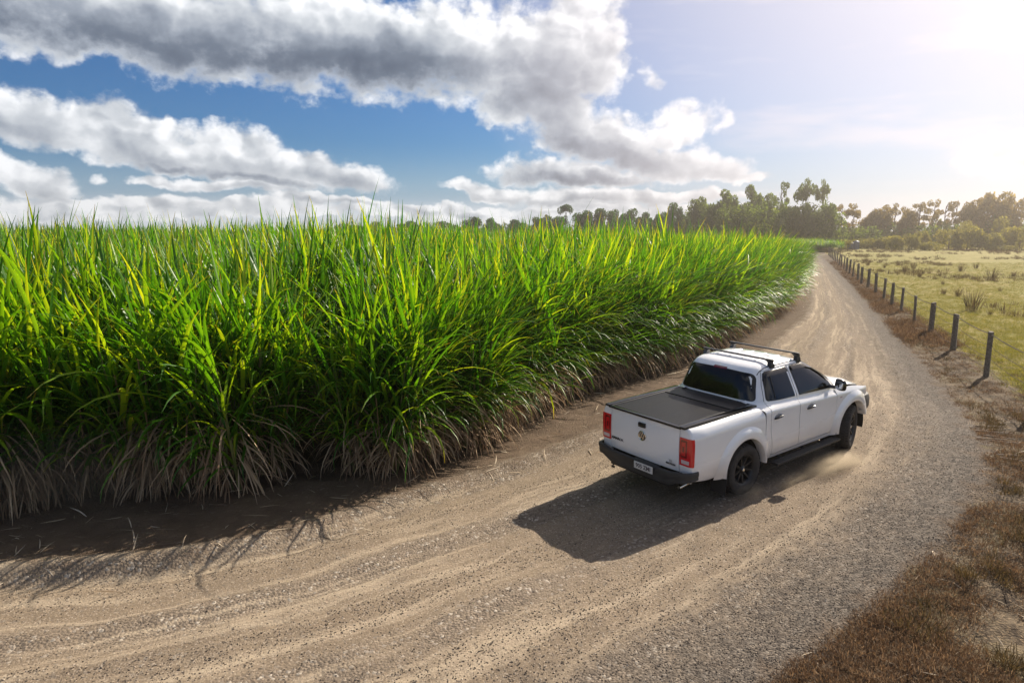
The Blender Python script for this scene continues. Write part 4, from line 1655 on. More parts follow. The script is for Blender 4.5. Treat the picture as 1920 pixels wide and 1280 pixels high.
    # ---- roof bars on their towers
    for bx in (1.015, 1.745):
        bm = box_bm(bx - .026, bx + .026, -.655, .695, 1.868, 1.892, .010)
        bar = bm_obj('roof_bar', bm, mat('bar_black', (.015, .015, .016), .4), T)
        for s in (-1, 1):
            b = bmesh.new()
            yb = s * .622
            rings = []
            for (z, hx, hy, dy) in ((1.75, .055, .030, .010), (1.80, .050, .034, .006), (1.835, .034, .030, 0), (1.858, .036, .040, -.01), (1.871, .046, .055, -.02)):
                rings.append([b.verts.new((bx + sx * hx, yb + s * dy + sy * hy, z + (ztop(bx, .6) - 1.79) * (1.915 - z) / .165)) for sx, sy in ((-1, -1), (1, -1), (1, 1), (-1, 1))])
            for p, q in zip(rings, rings[1:]):
                for i in range(4):
                    b.faces.new((p[i], p[(i + 1) % 4], q[(i + 1) % 4], q[i]))
            b.faces.new(rings[0])
            b.faces.new(rings[-1])
            bm_obj('bar_foot', b, BLKPL if s < 0 else mat('foot_grey', (.10, .10, .11), .4), bar, smooth=False)
    # ---- wheels
    for s in (-1, 1):
        wheel(T, 0.0, s * .822, s)
        wheel(T, 3.06, s * .822, s, R(17))
    return T


TRUCK = build_truck()

# ------------------------------------------------------------------ trees, shrubs
leaf_mat('tree_leaf_dark', [(0.0, (.014, .052, .006)), (.5, (.035, .105, .010)), (1.0, (.080, .180, .018))], dry=True, trans=.50, gloss=.25)
leaf_mat('tree_leaf_olive', [(0.0, (.045, .085, .006)), (.5, (.095, .165, .012)), (1.0, (.21, .29, .026))], dry=True, trans=.58, gloss=.25)
leaf_mat('tree_leaf_haze_brown', [(0.0, (.10, .080, .018)), (.5, (.20, .165, .035)), (1.0, (.36, .31, .07))], dry=True, trans=.58, gloss=.2)  # brown because warm haze and flare are put into the leaf colour
leaf_mat('shrub_leaf', [(0.0, (.12, .13, .020)), (.5, (.22, .23, .032)), (1.0, (.38, .37, .06))], dry=True, trans=.5, gloss=.2)
BARK = mat('bark', (.12, .085, .06), .9, vary=.4, vscale=12)


def leaf_cloud(name, lobes, n, size, seed, m, hang=.25, stuff=False):
    """Leaf clumps as many small bent faces spread through lobes (x, y, z, rx, ry, rz)."""
    r = np.random.default_rng(seed)
    L = np.array(lobes, float)
    wgt = L[:, 3] * L[:, 4] + L[:, 3] * L[:, 5]
    wgt /= wgt.sum()
    k = r.choice(len(L), n, p=wgt)
    d = r.normal(size=(n, 3))
    d /= np.linalg.norm(d, axis=1)[:, None]
    rad = r.uniform(.35, 1.0, n) ** .45
    bumps = .82 + .36 * vn(d[:, 0] * 2.6 + k * 7 + 50, d[:, 2] * 2.6 + d[:, 1] * 1.9 + 50, seed)
    c = L[k, :3] + d * L[k, 3:] * (rad * bumps)[:, None]
    # each clump: a bent quad pair facing roughly outwards
    nrm = d + r.normal(size=(n, 3)) * .7 + np.array([0, 0, .25])
    nrm /= np.linalg.norm(nrm, axis=1)[:, None]
    up = np.array([0, 0, 1.0]) + r.normal(size=(n, 3)) * .6
    u = np.cross(nrm, up)
    u /= np.linalg.norm(u, axis=1)[:, None] + 1e-9
    v = np.cross(nrm, u)
    sz = size * r.uniform(.5, 1.35, n)[:, None]
    asp = r.uniform(.45, .8, n)[:, None]
    p0 = c - v * sz * .8
    p1 = c + u * sz * asp - nrm * sz * .12
    p2 = c + v * sz * .8 - np.array([0, 0, 1]) * sz * hang
    p3 = c - u * sz * asp - nrm * sz * .12
    V = np.stack([p0, p1, p2, p3], 1).reshape(-1, 3)
    F = np.arange(n * 4).reshape(-1, 4)
    low = L[:, 2].min()
    t = np.clip(r.uniform(0, 1, n) * .7 + .3 * vn(c[:, 0] * .7 + 90, c[:, 2] * .7 + c[:, 1] * .5 + 90, seed + 3), 0, 1)
    me = mesh_np(name, V, F, {'tint': np.repeat(t, 4), 'along': np.zeros(n * 4)})
    me.materials.append(m)
    return me


def trunk_mesh(h, r0, limbs, seed, lean=.0, base_z=0.0):
    r = random.Random(seed)
    bm = bmesh.new()
    pts, rr = [], []
    for i in range(6):
        f = i / 5
        pts.append((lean * f * h + r.uniform(-.03, .03) * h * .5 * f, r.uniform(-.02, .02) * h * f, base_z + f * h))
        rr.append(r0 * (1 - .65 * f) * (1.25 if i == 0 else 1))
    tube_bm(pts, rr, 7, bm)
    for (z, az_, ln, el_) in limbs:
        f = z
        b = Vector(pts[0]).lerp(Vector(pts[-1]), f)
        d = Vector((math.cos(az_) * math.cos(el_), math.sin(az_) * math.cos(el_), math.sin(el_)))
        P = [b, b + d * ln * .5 + Vector((0, 0, ln * .05)), b + d * ln + Vector((0, 0, ln * .18))]
        tube_bm(P, [r0 * .42, r0 * .28, r0 * .10], 5, bm)
    bmesh.ops.recalc_face_normals(bm, faces=bm.faces)
    me = bpy.data.meshes.new('trunk')
    bm.to_mesh(me)
    bm.free()
    me.polygons.foreach_set('use_smooth', np.ones(len(me.polygons), bool))
    me.materials.append(BARK)
    return me


TREE_CACHE = {}


def tree_meshes(kind, var, matname):
    """Unit-ish trees: total height 1 (scaled on placing), widths relative."""
    key = (kind, var, matname)
    if key in TREE_CACHE:
        return TREE_CACHE[key]
    r = random.Random(hash_(kind) * 31 + var)
    M = MATS[matname]
    lobes = []
    if kind == 'round':
        for i in range(7):
            a = r.uniform(0, 6.28)
            lobes.append((.20 * math.cos(a) * r.random() ** .5, .2 * math.sin(a), r.uniform(.45, .80), r.uniform(.16, .24), r.uniform(.16, .24), r.uniform(.13, .19)))
        lobes.append((0, 0, .35, .30, .28, .24))
        n, sz, th = 3400, .032, .7
    elif kind == 'broad':
        for i in range(10):
            a = r.uniform(0, 6.28)
            q = r.random() ** .5 * .38
            lobes.append((q * math.cos(a), q * math.sin(a), r.uniform(.40, .86) - q * .3, r.uniform(.15, .24), r.uniform(.15, .24), r.uniform(.10, .17)))
        lobes += [(0, 0, .28, .44, .38, .26), (0, 0, .50, .36, .32, .22)]
        n, sz, th = 5200, .033, .7
    elif kind == 'tall':
        for i in range(9):
            z = .30 + .62 * i / 8
            w = .17 * (1.15 - abs(z - .5))
            lobes.append((r.uniform(-.10, .10), r.uniform(-.10, .10), z, w * r.uniform(.8, 1.3), w * r.uniform(.8, 1.3), r.uniform(.07, .12)))
        lobes.append((0, 0, .18, .26, .24, .18))
        n, sz, th = 3200, .030, .85
    elif kind == 'umbrella':
        for i in range(13):
            a = i * 2.4 + r.uniform(-.4, .4)
            q = .30 * (i / 12) ** .5 * r.uniform(.7, 1.1)
            lobes.append((q * math.cos(a), q * math.sin(a), .90 - q * .5 + r.uniform(-.09, .03), r.uniform(.07, .15), r.uniform(.07, .15), r.uniform(.045, .10)))
        lobes += [(0, 0, .30, .26, .24, .22), (.05, .0, .52, .12, .12, .12)]
        n, sz, th = 2400, .024, .88
    elif kind == 'airy':
        for i in range(13):
            a = r.uniform(0, 6.28)
            q = r.random() ** .5 * .30
            lobes.append((q * math.cos(a), q * math.sin(a), r.uniform(.42, .96), r.uniform(.06, .12), r.uniform(.06, .12), r.uniform(.04, .08)))
        n, sz, th = 1500, .022, .9
    elif kind == 'dome':
        lobes = [(0, 0, .30, .62, .60, .62)]
        for i in range(8):
            a = r.uniform(0, 6.28)
            lobes.append((.38 * math.cos(a), .38 * math.sin(a), r.uniform(.25, .66), r.uniform(.22, .34), r.uniform(.22, .34), r.uniform(.18, .30)))
        n, sz, th = 2600, .050, .4
    crown = leaf_cloud('crown', lobes, n, sz, hash_(kind) + var, M)
    limbs = [(r.uniform(.5, .95), r.uniform(0, 6.28), r.uniform(.07, .16), r.uniform(.3, 1.0)) for _ in range(6)]
    trunk = trunk_mesh(th, .028 if kind != 'dome' else .03, limbs, var, r.uniform(-.06, .06))
    TREE_CACHE[key] = (crown, trunk)
    return TREE_CACHE[key]


def hash_(s):
    return sum(ord(c) * (i + 3) for i, c in enumerate(s))


def depth_xy(u, d):
    """world x, y of the image column u at distance y=d."""
    cp, sp = math.cos(PITCH), math.sin(PITCH)
    # near the horizon the column direction is x / y = (u - 960) / 1280 * cos
    return (u - 960) / 1280 * (cp + .025) * d, d


def tree(kind, u, top, d, wpx, label, cat='tree', name='tree', matname='tree_leaf_dark', group=None, var=0, rz=None):
    x, y = depth_xy(u, d)
    h = CAM_H + (425 - top) * d / 1280 * .985
    z0 = -sst(math.hypot(x, y), 150, 800) * 2.0
    h = (h - float(z0)) * ((1.24 if matname == 'tree_leaf_olive' else 1.13) if kind != 'dome' else 1.02)
    crown, trunk = tree_meshes(kind, var % 4, matname)
    basew = {'round': .40, 'broad': .58, 'tall': .28, 'umbrella': .42, 'airy': .36, 'dome': .80}[kind]
    w = wpx * d / 1280 / basew
    T = empty(name, (x, y, float(z0)), rz if rz is not None else random.uniform(0, 6.28))
    T.scale = (w, w, h)
    tag(T, label, cat, group)
    for nm, me in (('crown', crown), ('trunk', trunk)):
        o = bpy.data.objects.new(nm, me)
        col.objects.link(o)
        o.parent = T
    return T


random.seed(3)
D, O, BR = 'tree_leaf_dark', 'tree_leaf_olive', 'tree_leaf_haze_brown'
TREES = [
    # dark wood showing over the crop
    ('broad', 700, 415, 260, 22, 'tiny far dark tree above the crop, leftmost of the distant tree line', D),
    ('broad', 770, 413, 250, 24, 'tiny far dark tree above the crop, second from the left of the distant line', D),
    ('broad', 835, 411, 235, 24, 'small far dark tree above the crop, third from the left', D),
    ('round', 885, 406, 215, 18, 'small far round dark tree above the crop, fourth from the left', D),
    ('broad', 925, 408, 215, 22, 'small far low dark tree just right of the round fourth one', D),
    ('broad', 968, 410, 215, 22, 'low dark tree in the dip left of the lone tall round-headed tree', D),
    ('broad', 1012, 402, 205, 20, 'dark bushy tree two places left of the lone tall round-headed tree', D),
    ('broad', 1036, 403, 205, 20, 'dark bushy tree immediately left of the lone tall round-headed tree', D),
    ('umbrella', 1058, 384, 200, 15, 'lone tall dark tree with round head standing above the low wood', D),
    ('round', 1092, 397, 195, 19, 'dark rounded tree first to the right of the lone round-headed tree', D),
    ('round', 1119, 395, 195, 17, 'dark rounded tree second to the right of the lone round-headed tree', D),
    ('broad', 1147, 392, 195, 19, 'dark tree third to the right of the lone round-headed tree', D),
    ('round', 1172, 394, 190, 17, 'dark tree fourth to the right of the lone round-headed tree', D),
    ('broad', 1200, 396, 185, 20, 'dark wide tree in the low saddle of the wood behind the crop', D),
    ('broad', 1228, 392, 180, 19, 'dark tree right of the low saddle of the wood', D),
    ('tall', 1250, 389, 175, 14, 'pointed dark tree where the wood starts to rise', D),
    ('broad', 1272, 388, 172, 18, 'dark tree just below the rising shoulder of the wood', D),
    # olive middle wood
    ('round', 1300, 381, 165, 20, 'olive green tree at the left shoulder of the tall wood', O),
    ('broad', 1327, 377, 160, 22, 'broad olive green tree second from the left in the tall wood', O),
    ('tall', 1350, 376, 160, 16, 'narrow olive green tree third from the left in the tall wood', O),
    ('broad', 1375, 374, 156, 22, 'broad olive green tree in the middle of the tall wood', O),
    ('tall', 1396, 370, 156, 15, 'narrow pointed olive tree in the middle of the tall wood', O),
    ('round', 1418, 378, 152, 19, 'round olive tree left of the thin emergent tree', O),
    ('airy', 1449, 361, 148, 16, 'thin airy tree sticking up left of the two umbrella crowns', O),
    ('broad', 1440, 390, 146, 24, 'broad leafy tree below the thin airy emergent one', O),
    ('umbrella', 1494, 359, 142, 24, 'tall tree with wide flat umbrella crown above the track end', O),
    ('umbrella', 1524, 361, 142, 15, 'tall tree with smaller umbrella crown right of the widest one', O),
    ('broad', 1478, 392, 138, 24, 'dense leafy tree below the wide umbrella crown', O),
    ('broad', 1512, 388, 136, 26, 'vine covered tree curtaining down to the far end of the track', O),
    ('round', 1536, 392, 136, 18, 'leafy tree at the right edge of the tall wood by the gap', O),
    ('airy', 1562, 389, 150, 16, 'thin flat topped tree standing in the gap right of the tall wood', BR),
    ('umbrella', 1582, 391, 148, 18, 'flat crowned brownish tree just right of the gap', BR),
    # wood behind the meadow, the warm haze put into its brown leaf colour
    ('broad', 1610, 394, 150, 24, 'hazy brownish tree first in the long wood behind the meadow', BR),
    ('round', 1636, 391, 150, 20, 'hazy brownish round tree second in the wood behind the meadow', BR),
    ('airy', 1658, 389, 150, 19, 'hazy thin crowned tree third in the wood behind the meadow', BR),
    ('broad', 1680, 391, 148, 22, 'hazy brownish tree fourth in the wood behind the meadow', BR),
    ('airy', 1704, 382, 148, 20, 'hazy see-through tree rising above the middle of the meadow wood', BR),
    ('airy', 1728, 386, 148, 18, 'hazy see-through tree right of the tallest see-through one', BR),
    ('airy', 1750, 388, 148, 18, 'hazy sparse tree with bright sky behind its branches', BR),
    ('airy', 1770, 384, 148, 18, 'hazy sparse tree left of the two big crowns', BR),
    ('round', 1800, 378, 142, 22, 'hazy dense rounded tree, left of the two big crowns over the meadow', BR),
    ('umbrella', 1822, 373, 146, 18, 'hazy crowned tree between the two big crowns over the meadow', BR),
    ('round', 1844, 368, 142, 24, 'highest hazy round crown over the meadow at the right', BR),
    ('broad', 1872, 374, 142, 24, 'hazy broad tree just right of the highest round crown', BR),
    ('airy', 1896, 373, 146, 14, 'hazy wispy tree near the right edge of the picture', BR),
    ('broad', 1922, 376, 142, 24, 'hazy tree cut by the right edge of the picture', BR),
    ('broad', 1990, 372, 142, 30, 'hazy tree just outside the right edge', BR),
]
for i, (k, u, tp, d, w, lab, mm) in enumerate(TREES):
    tree(k, u, tp, d, w * 1.12, lab, matname=mm, var=i, group='trees of the wood behind the fields')
# dark undergrowth that closes the wood below the crowns: one uncountable mass
lob = []
rr = random.Random(5)
for u in range(640, 1560, 9):
    d = 230 - 100 * float(sst(u, 1000, 1450)) + rr.uniform(4, 14)
    x, y = depth_xy(u, d)
    hh = (4.2 + 3.4 * float(sst(u, 1180, 1330))) * rr.uniform(.8, 1.15)
    lob.append((x, y, hh * .35, 1.8, 1.6, hh * .75))
for u in range(1548, 2010, 9):
    x, y = depth_xy(u, 140 + rr.uniform(0, 12))
    hh = (3.9 + 1.8 * float(sst(u, 1600, 1850))) * rr.uniform(.75, 1.1)
    lob.append((x, y, hh * .35, 1.8, 1.6, hh * .72))
me = leaf_cloud('undergrowth', lob, 60000, .34, 11, MATS[O])
o = link('undergrowth', me, None, kind='stuff')
tag(o, 'tangled undergrowth filling the wood below the tree crowns', 'undergrowth')

SHRUBS = [
    (1572, 447, 118, 15, 'low green bush beside the far end of the track'),
    (1600, 446, 124, 24, 'vine covered low mound left of the blue-grey tank'),
    (1632, 443, 124, 26, 'vine covered low mound behind the blue-grey tank'),
    (1655, 441, 122, 24, 'low scrubby mound right of the blue-grey tank'),
    (1664, 438, 118, 19, 'dark dome shaped bush, first of the bushes along the meadow'),
    (1690, 436, 118, 22, 'dark dome shaped bush, second of the bushes along the meadow'),
    (1712, 427, 122, 17, 'taller rounded bush behind the small yellow bush'),
    (1729, 452, 114, 21, 'small bright yellow-green bush low on the meadow edge'),
    (1762, 424, 120, 28, 'wide pale green bush left of the biggest meadow bush'),
    (1796, 418, 118, 32, 'biggest wide rounded bush in the row behind the meadow'),
    (1840, 431, 116, 27, 'dark rounded bush right of the biggest meadow bush'),
    (1866, 424, 120, 17, 'round bush between the dark rounded bush and the tall dark one'),
    (1893, 419, 116, 25, 'tall dark rounded bush near the right edge'),
    (1925, 426, 116, 24, 'rounded bush cut by the right edge of the picture'),
    (1790, 408, 130, 22, 'pale rounded bush standing above the biggest one'),
    (1855, 402, 130, 18, 'tall rounded shrub below the highest round crown'),
    (1860, 458, 113, 26, 'low pale scrub in front of the dark rounded bush'),
    (1585, 456, 120, 12, 'tiny green bush left of the tank'),
]
for i, (u, tp, d, w, lab) in enumerate(SHRUBS):
    tree('dome', u, tp, d, w * 1.1, lab, 'bush', 'bush', 'shrub_leaf', 'bushes along the far side of the meadow', i)

# ------------------------------------------------------------------ post and wire fence
WOOD = mat('weathered_post', (.15, .125, .10), .92, vary=.45, vscale=14, bump=(60, .6, .01))
WIRE = mat('rusty_wire', (.10, .075, .06), .7, metal=.6)


def ground_at(x, y):
    return float(ground_h(x, y))


def build_fence():
    Fn = empty('post_and_wire_fence', (12.5, 17.6, 0))
    tag(Fn, 'old wooden post and wire fence between the track verge and the green meadow', 'fence')
    posts = [(11.05, 13.9), (12.50, 17.6), (13.98, 21.3), (15.45, 24.9), (16.65, 28.0), (17.95, 31.3), (19.05, 34.1), (20.05, 36.7), (21.5, 40.3), (22.95, 44.0), (24.2, 47.3), (25.6, 50.6), (26.9, 54.0)]
    x, y = posts[-1]
    while y < 92:
        x += 1.37
        y += 3.35
        posts.append((x, y))
    r = random.Random(2)
    tops = []
    for i, (x, y) in enumerate(posts):
        h = 1.16 + r.uniform(-.06, .07)
        rad = r.choice([.060, .066, .072, .078]) * (1.15 if i in (3, 2) else 1)
        bm = bmesh.new()
        rings = []
        lx, ly = r.uniform(-.05, .05), r.uniform(-.05, .05)
        ns = 9
        ph = r.uniform(0, 6)
        for k, f in enumerate((-.10, 0, .3, .6, .9, .985, 1.0)):
            rg = []
            for j in range(ns):
                a = 2 * math.pi * j / ns
                rr_ = rad * (1 + .13 * math.sin(a * 2 + ph) + .05 * math.sin(a * 5 + k + ph)) * (1.06 - .10 * max(f, 0)) * (.86 if f == 1.0 else 1)
                rg.append(bm.verts.new((lx * f + rr_ * math.cos(a), ly * f + rr_ * math.sin(a), h * f + (.012 * math.sin(a + ph) if f > .95 else 0))))
            rings.append(rg)
        for a_, b_ in zip(rings, rings[1:]):
            for j in range(ns):
                bm.faces.new((a_[j], a_[(j + 1) % ns], b_[(j + 1) % ns], b_[j]))
        bm.faces.new(rings[-1])
        o = bm_obj('post', bm, WOOD, Fn, ang=30)
        o.location = (x - 12.5, y - 17.6, 0)
        tops.append((x + lx, y + ly, h))
    for zf in (.95, .70, .44, .20):
        pts = []
        for i, (a, b) in enumerate(zip(tops, tops[1:])):
            for k in range(4):
                t = k / 4
                sag = -.05 * 4 * t * (1 - t) * (1 + .5 * (zf < .9))
                pts.append((a[0] + (b[0] - a[0]) * t - 12.5, a[1] + (b[1] - a[1]) * t - 17.6, (a[2] + (b[2] - a[2]) * t) * zf + sag))
        bm_obj('wire', tube_bm(pts, .007 if zf < .9 else .013, 4, caps=False), WIRE, Fn, smooth=False)


build_fence()

# ------------------------------------------------------------------ little tank shed at the far corner of the meadow
x, y = depth_xy(1587, 118)
Tk = empty('water_tank', (x, y, 0), .3)
tag(Tk, 'small blue-grey corrugated tank standing by the bushes at the meadow corner', 'tank')
for k, (dx, rad, hh) in enumerate(((-.60, .50, 1.15), (.55, .52, 1.4))):
    rows = []
    for i in range(17):
        f = i / 16
        rr_ = rad + (.02 if i % 2 else 0)
        rows.append([(dx + rr_ * math.cos(a), rr_ * math.sin(a), hh * f) for a in np.linspace(0, 2 * math.pi, 20, endpoint=False)])
    rows.append([(dx + .1 * math.cos(a), .1 * math.sin(a), hh + .15) for a in np.linspace(0, 2 * math.pi, 20, endpoint=False)])
    me = grid_mesh('tank_body', rows, closed=True)
    link('tank_body', me, mat('tank_steel', (.12, .14, .19), .5, metal=.3, vary=.15), Tk)

# ------------------------------------------------------------------ meadow weeds that can be told apart
leaf_mat('weed_blade', [(0.0, (.045, .040, .018)), (.5, (.085, .065, .030)), (1.0, (.15, .115, .055))], dry=True, trans=.3, gloss=.15)
leaf_mat('meadow_blade', [(0.0, (.10, .13, .022)), (.5, (.20, .22, .040)), (1.0, (.36, .32, .09))], dry=True, trans=.45, gloss=.15)
leaf_mat('straw_blade', [(0.0, (.062, .040, .026)), (.5, (.150, .100, .063)), (1.0, (.36, .27, .17))], dry=True, trans=.3, gloss=.15)


def tuft(seed, n, h, spread, m, lw=.012, lean=.5):
    random.seed(seed)
    B = Blades()
    for _ in range(n):
        a = random.uniform(0, 6.28)
        q = spread * random.random() ** .6
        B.leaf((q * math.cos(a), q * math.sin(a), 0), a + random.uniform(-.8, .8), random.uniform(.02, lean), h * random.uniform(.5, 1.1), lw * random.uniform(.6, 1.2), random.uniform(.1, 1.1), 3, 0, random.random(), 0, 0, random.uniform(-1, 1))
    me = B.mesh('tuft')
    me.materials.append(m)
    return me


def gpx(u, v, z=0.0):
    x = (u - 960) / 1280
    dz = -(v - 640) / 1280
    cp, sp = math.cos(PITCH), math.sin(PITCH)
    d = (x, cp + dz * sp, -sp + dz * cp)
    t = (z - CAM_H) / d[2]
    return d[0] * t, d[1] * t


weed = [tuft(40 + i, 70, 1.0, .22, MATS['weed_blade'], .022, .45) for i in range(4)]
WEEDS = [(1823, 584, 46, 'tall dark weed tuft standing alone in the meadow behind the third post'), (1795, 556, 20, 'squat dark weed tuft in the meadow left of the tall one'),
         (1769, 553, 15, 'dark weed tuft in the meadow further left of the squat one'), (1860, 525, 26, 'dark weed tuft high right in the meadow'),
         (1802, 510, 18, 'dark weed tuft right of the meadow middle'), (1724, 520, 14, 'dark weed tuft in the meadow middle, beside a lower one'),
         (1731, 514, 10, 'small weed tuft just behind the one in the meadow middle'), (1697, 511, 20, 'dark weed cluster in the meadow behind the fence, widest of the left ones'),
         (1627, 498, 14, 'dark weed tuft in the meadow nearest the far fence posts'), (1856, 592, 14, 'low weed tuft right of the tall lone one'),
         (1880, 588, 10, 'tiny weed tuft right of the low tuft beside the tall one'), (1830, 504, 14, 'weed tuft above and right of the tall lone one'),
         (1712, 505, 16, 'weed tuft right beside the widest cluster'), (1768, 534, 10, 'little weed tuft up the meadow from the squat ones'),
         (1900, 520, 14, 'weed tuft near the right picture edge'), (1875, 547, 10, 'little weed tuft near the right picture edge, lower one'),
         (1658, 503, 10, 'yellowish weed tuft in the left of the meadow')]
for i, (u, v, hp, lab) in enumerate(WEEDS):
    x, y = gpx(u, v)
    h = hp * y / 1280
    o = bpy.data.objects.new('weed_tuft', weed[i % 4])
    col.objects.link(o)
    o.location = (x, y, 0)
    o.rotation_euler = (0, 0, i * 1.3)
    o.scale = (h * 1.15, h * 1.15, h)
    tag(o, lab, 'weed', 'weed tufts in the meadow')


# ------------------------------------------------------------------ uncountable grass, straw, stones
def poly_scatter(n, x0, x1, y0, y1, cond, bias=None):
    x = rng.uniform(x0, x1, n)
    y = rng.uniform(y0, y1, n)
    if bias is not None:
        k = rng.uniform(0, 1, n) < np.clip(bias / (x * x + y * y), 0, 1)
        x, y = x[k], y[k]
    k = (np.abs(np.degrees(np.arctan2(x, y))) < 56)
    x, y = x[k], y[k]
    k = cond(x, y)
    return x[k], y[k]


def stuff_scatter(name, x, y, protos, s0, s1, label, cat, tilt=.15, zoff=0.0, flat=1.0):
    n = len(x)
    s = rng.uniform(s0, s1, n)
    gn_scatter(name, np.stack([x, y, GZ(x, y) + zoff], 1), np.stack([rng.normal(0, tilt, n), rng.normal(0, tilt, n), rng.uniform(0, 6.28, n)], 1),
               np.stack([s, s, s * flat], 1), rng.integers(0, len(protos), n), protos)
    o = bpy.data.objects[name]
    tag(o, label, cat)
    return o


def GZ(x, y):
    """height of the verge and road relief at points (same formula as the ground mesh)."""
    x, y = np.asarray(x, float), np.asarray(y, float)
    dR, s = line_dist(x, y, RIGHT)
    dL, _ = line_dist(x, y, LEFT)
    t = np.clip(dR / np.maximum(dR - dL, .2), -.5, 1.5)
    rad = np.hypot(x, y)
    near = 1 - sst(rad, 25, 60)
    z = ground_h(x, y)
    inroad = np.minimum(dR, -dL)
    z += ((fbm(t * 22, s * .22, 3, 5) - .5) * .075 * sst(inroad, .0, .8) + (fbm(x * 1.1, y * 1.1, 4, 9) - .5) * .05) * near
    bank = np.exp(-((dL + .15) / .22) ** 2) * (.3 + fbm(s * .9, s * .1, 3, 31)) * .10 - np.exp(-((dL + .55) / .22) ** 2) * .06
    z += bank * near + sst(dL, .1, 1.6) * (fbm(x * 2.3, y * 2.3, 4, 3) - .45) * .16 * near
    v = sst(-dR, -.05, 1.2)
    z += v * ((fbm(x * 2.0, y * 2.0, 4, 21) - .45) * .14 + (fbm(x * 7.0, y * 7.0, 3, 22) - .5) * .06) * near
    z += v * np.maximum(0, fbm(x * .55, y * .55, 3, 23) - .5) * .25
    return z


sd = lambda L: (lambda x, y: line_dist(x, y, L)[0])
straw = [proto('straw_source', tuft(60 + i, 30, .045, .11, MATS['straw_blade'], .005, 1.5)) for i in range(5)]
x, y = poly_scatter(440000, 0, 22, 3.5, 30, lambda x, y: (sd(RIGHT)(x, y) < .12) & (sd(FENCE)(x, y) > -1.2), bias=60)
keep = fbm(x * 1.5, y * 1.5, 3, 55) + rng.uniform(-.2, .2, len(x)) > .50
x, y = x[keep], y[keep]
print('straw', len(x))
stuff_scatter('dead_grass', x[:52000], y[:52000], straw, .6, 1.35, 'short dead brown grass covering the verge on the outside of the bend', 'grass', .3)
x, y = poly_scatter(260000, 10, 40, 22, 80, lambda x, y: (sd(RIGHT)(x, y) < .10) & (sd(FENCE)(x, y) > -.5), bias=900)
keep = fbm(x * 1.2, y * 1.2, 3, 59) + rng.uniform(-.2, .2, len(x)) > .42
stuff_scatter('dead_verge_grass', x[keep][:16000], y[keep][:16000], straw, 1.3, 2.6, 'brown dead grass strip between the track and the fence posts', 'grass', .3)
green = [proto('grass_source', tuft(70 + i, 26, .07, .14, MATS['meadow_blade'], .006, 1.2)) for i in range(5)]
x, y = poly_scatter(1200000, 8, 60, 10, 75, lambda x, y: (sd(FENCE)(x, y) < -.15 - .5 * rng.uniform(0, 1, len(x))), bias=180)
print('green', len(x))
stuff_scatter('meadow_grass', x[:70000], y[:70000], green, .6, 1.5, 'short green and yellow pasture grass of the meadow beyond the fence', 'grass', .25)
rough = [proto('rough_source', tuft(80 + i, 40, .26, .20, MATS['weed_blade'], .012, .7)) for i in range(4)]
dk = [proto('dark_tuft_source', tuft(90 + i, 60, .10, .13, MATS['weed_blade'], .006, 1.0)) for i in range(4)]
x, y = poly_scatter(26000, 0, 22, 3.5, 26, lambda x, y: (sd(RIGHT)(x, y) < -.1) & (sd(FENCE)(x, y) > -.6), bias=50)
kk = fbm(x * 1.1 + 9, y * 1.1, 3, 58) > .54
stuff_scatter('verge_tufts', x[kk][:2600], y[kk][:2600], dk, .6, 1.5, 'darker olive and brown tufts clumped through the dead verge grass', 'grass', .25)
x, y = poly_scatter(16000, 12, 110, 24, 116, lambda x, y: (sd(FENCE)(x, y) < -1.5))
kk = (fbm(x * .12, y * .12, 3, 91) > .52) & (rng.uniform(0, 1, len(x)) < .5)
stuff_scatter('rough_grass_tufts', x[kk], y[kk], rough, .7, 1.7, 'brown rough tussocks sprinkled over the far half of the meadow', 'grass', .15)


def stone_mesh(seed):
    r = random.Random(seed)
    bm = bmesh.new()
    bmesh.ops.create_icosphere(bm, subdivisions=1, radius=1)
    for v in bm.verts:
        v.co *= r.uniform(.72, 1.15)
        v.co.x *= 1.2
        v.co.z *= .62
    me = bpy.data.meshes.new('stone')
    bm.to_mesh(me)
    bm.free()
    return me


def stone_mat():
    m = bpy.data.materials.new('stones')
    m.use_nodes = True
    n = NT(m.node_tree)
    b = m.node_tree.nodes['Principled BSDF']
    oi = n.new('ShaderNodeObjectInfo')
    cr = n.new('ShaderNodeValToRGB')
    n.put(cr.inputs[0], S(n, oi.outputs['Random']))
    e = cr.color_ramp.elements
    e[0].color = (.060, .048, .040, 1)
    e[1].color = (.42, .36, .29, 1)
    for p, c in ((.35, (.10, .080, .062)), (.65, (.17, .135, .10)), (.90, (.27, .21, .15))):
        q = e.new(p)
        q.color = (*c, 1)
    n.put(b.inputs['Base Color'], S(n, cr.outputs[0]))
    b.inputs['Roughness'].default_value = .85
    b.inputs['Specular IOR Level'].default_value = .25
    return m


SM = stone_mat()
stones = [proto('stone_source', stone_mesh(i), SM) for i in range(5)]


def rdcond(x, y):
    dR, s = line_dist(x, y, RIGHT)
    dL, _ = line_dist(x, y, LEFT)
    t = dR / np.maximum(dR - dL, .2)
    loose = np.maximum(np.clip(1.15 - dR * .42, 0, 1), .14 + .5 * (fbm(t * 9, s * .12, 3, 12) > .52))
    return (dR > -.25) & (dL < .3) & (rng.uniform(0, 1, len(x)) < loose)


x, y = poly_scatter(700000, -12, 14, 3.5, 24, rdcond, bias=45)
print('stones', len(x))
n = len(x)
stuff_scatter('gravel', x[:110000], y[:110000], stones, .003, .0105, 'loose grey and tan gravel thrown to the outside of the dirt bend', 'gravel', .5, .001)

# ------------------------------------------------------------------ dry cane stalks and leaf scraps lying about
leaf_mat('scrap', [(0.0, (.20, .14, .09)), (.5, (.36, .28, .19)), (1.0, (.55, .47, .36))], dry=True, trans=.15, gloss=.2)


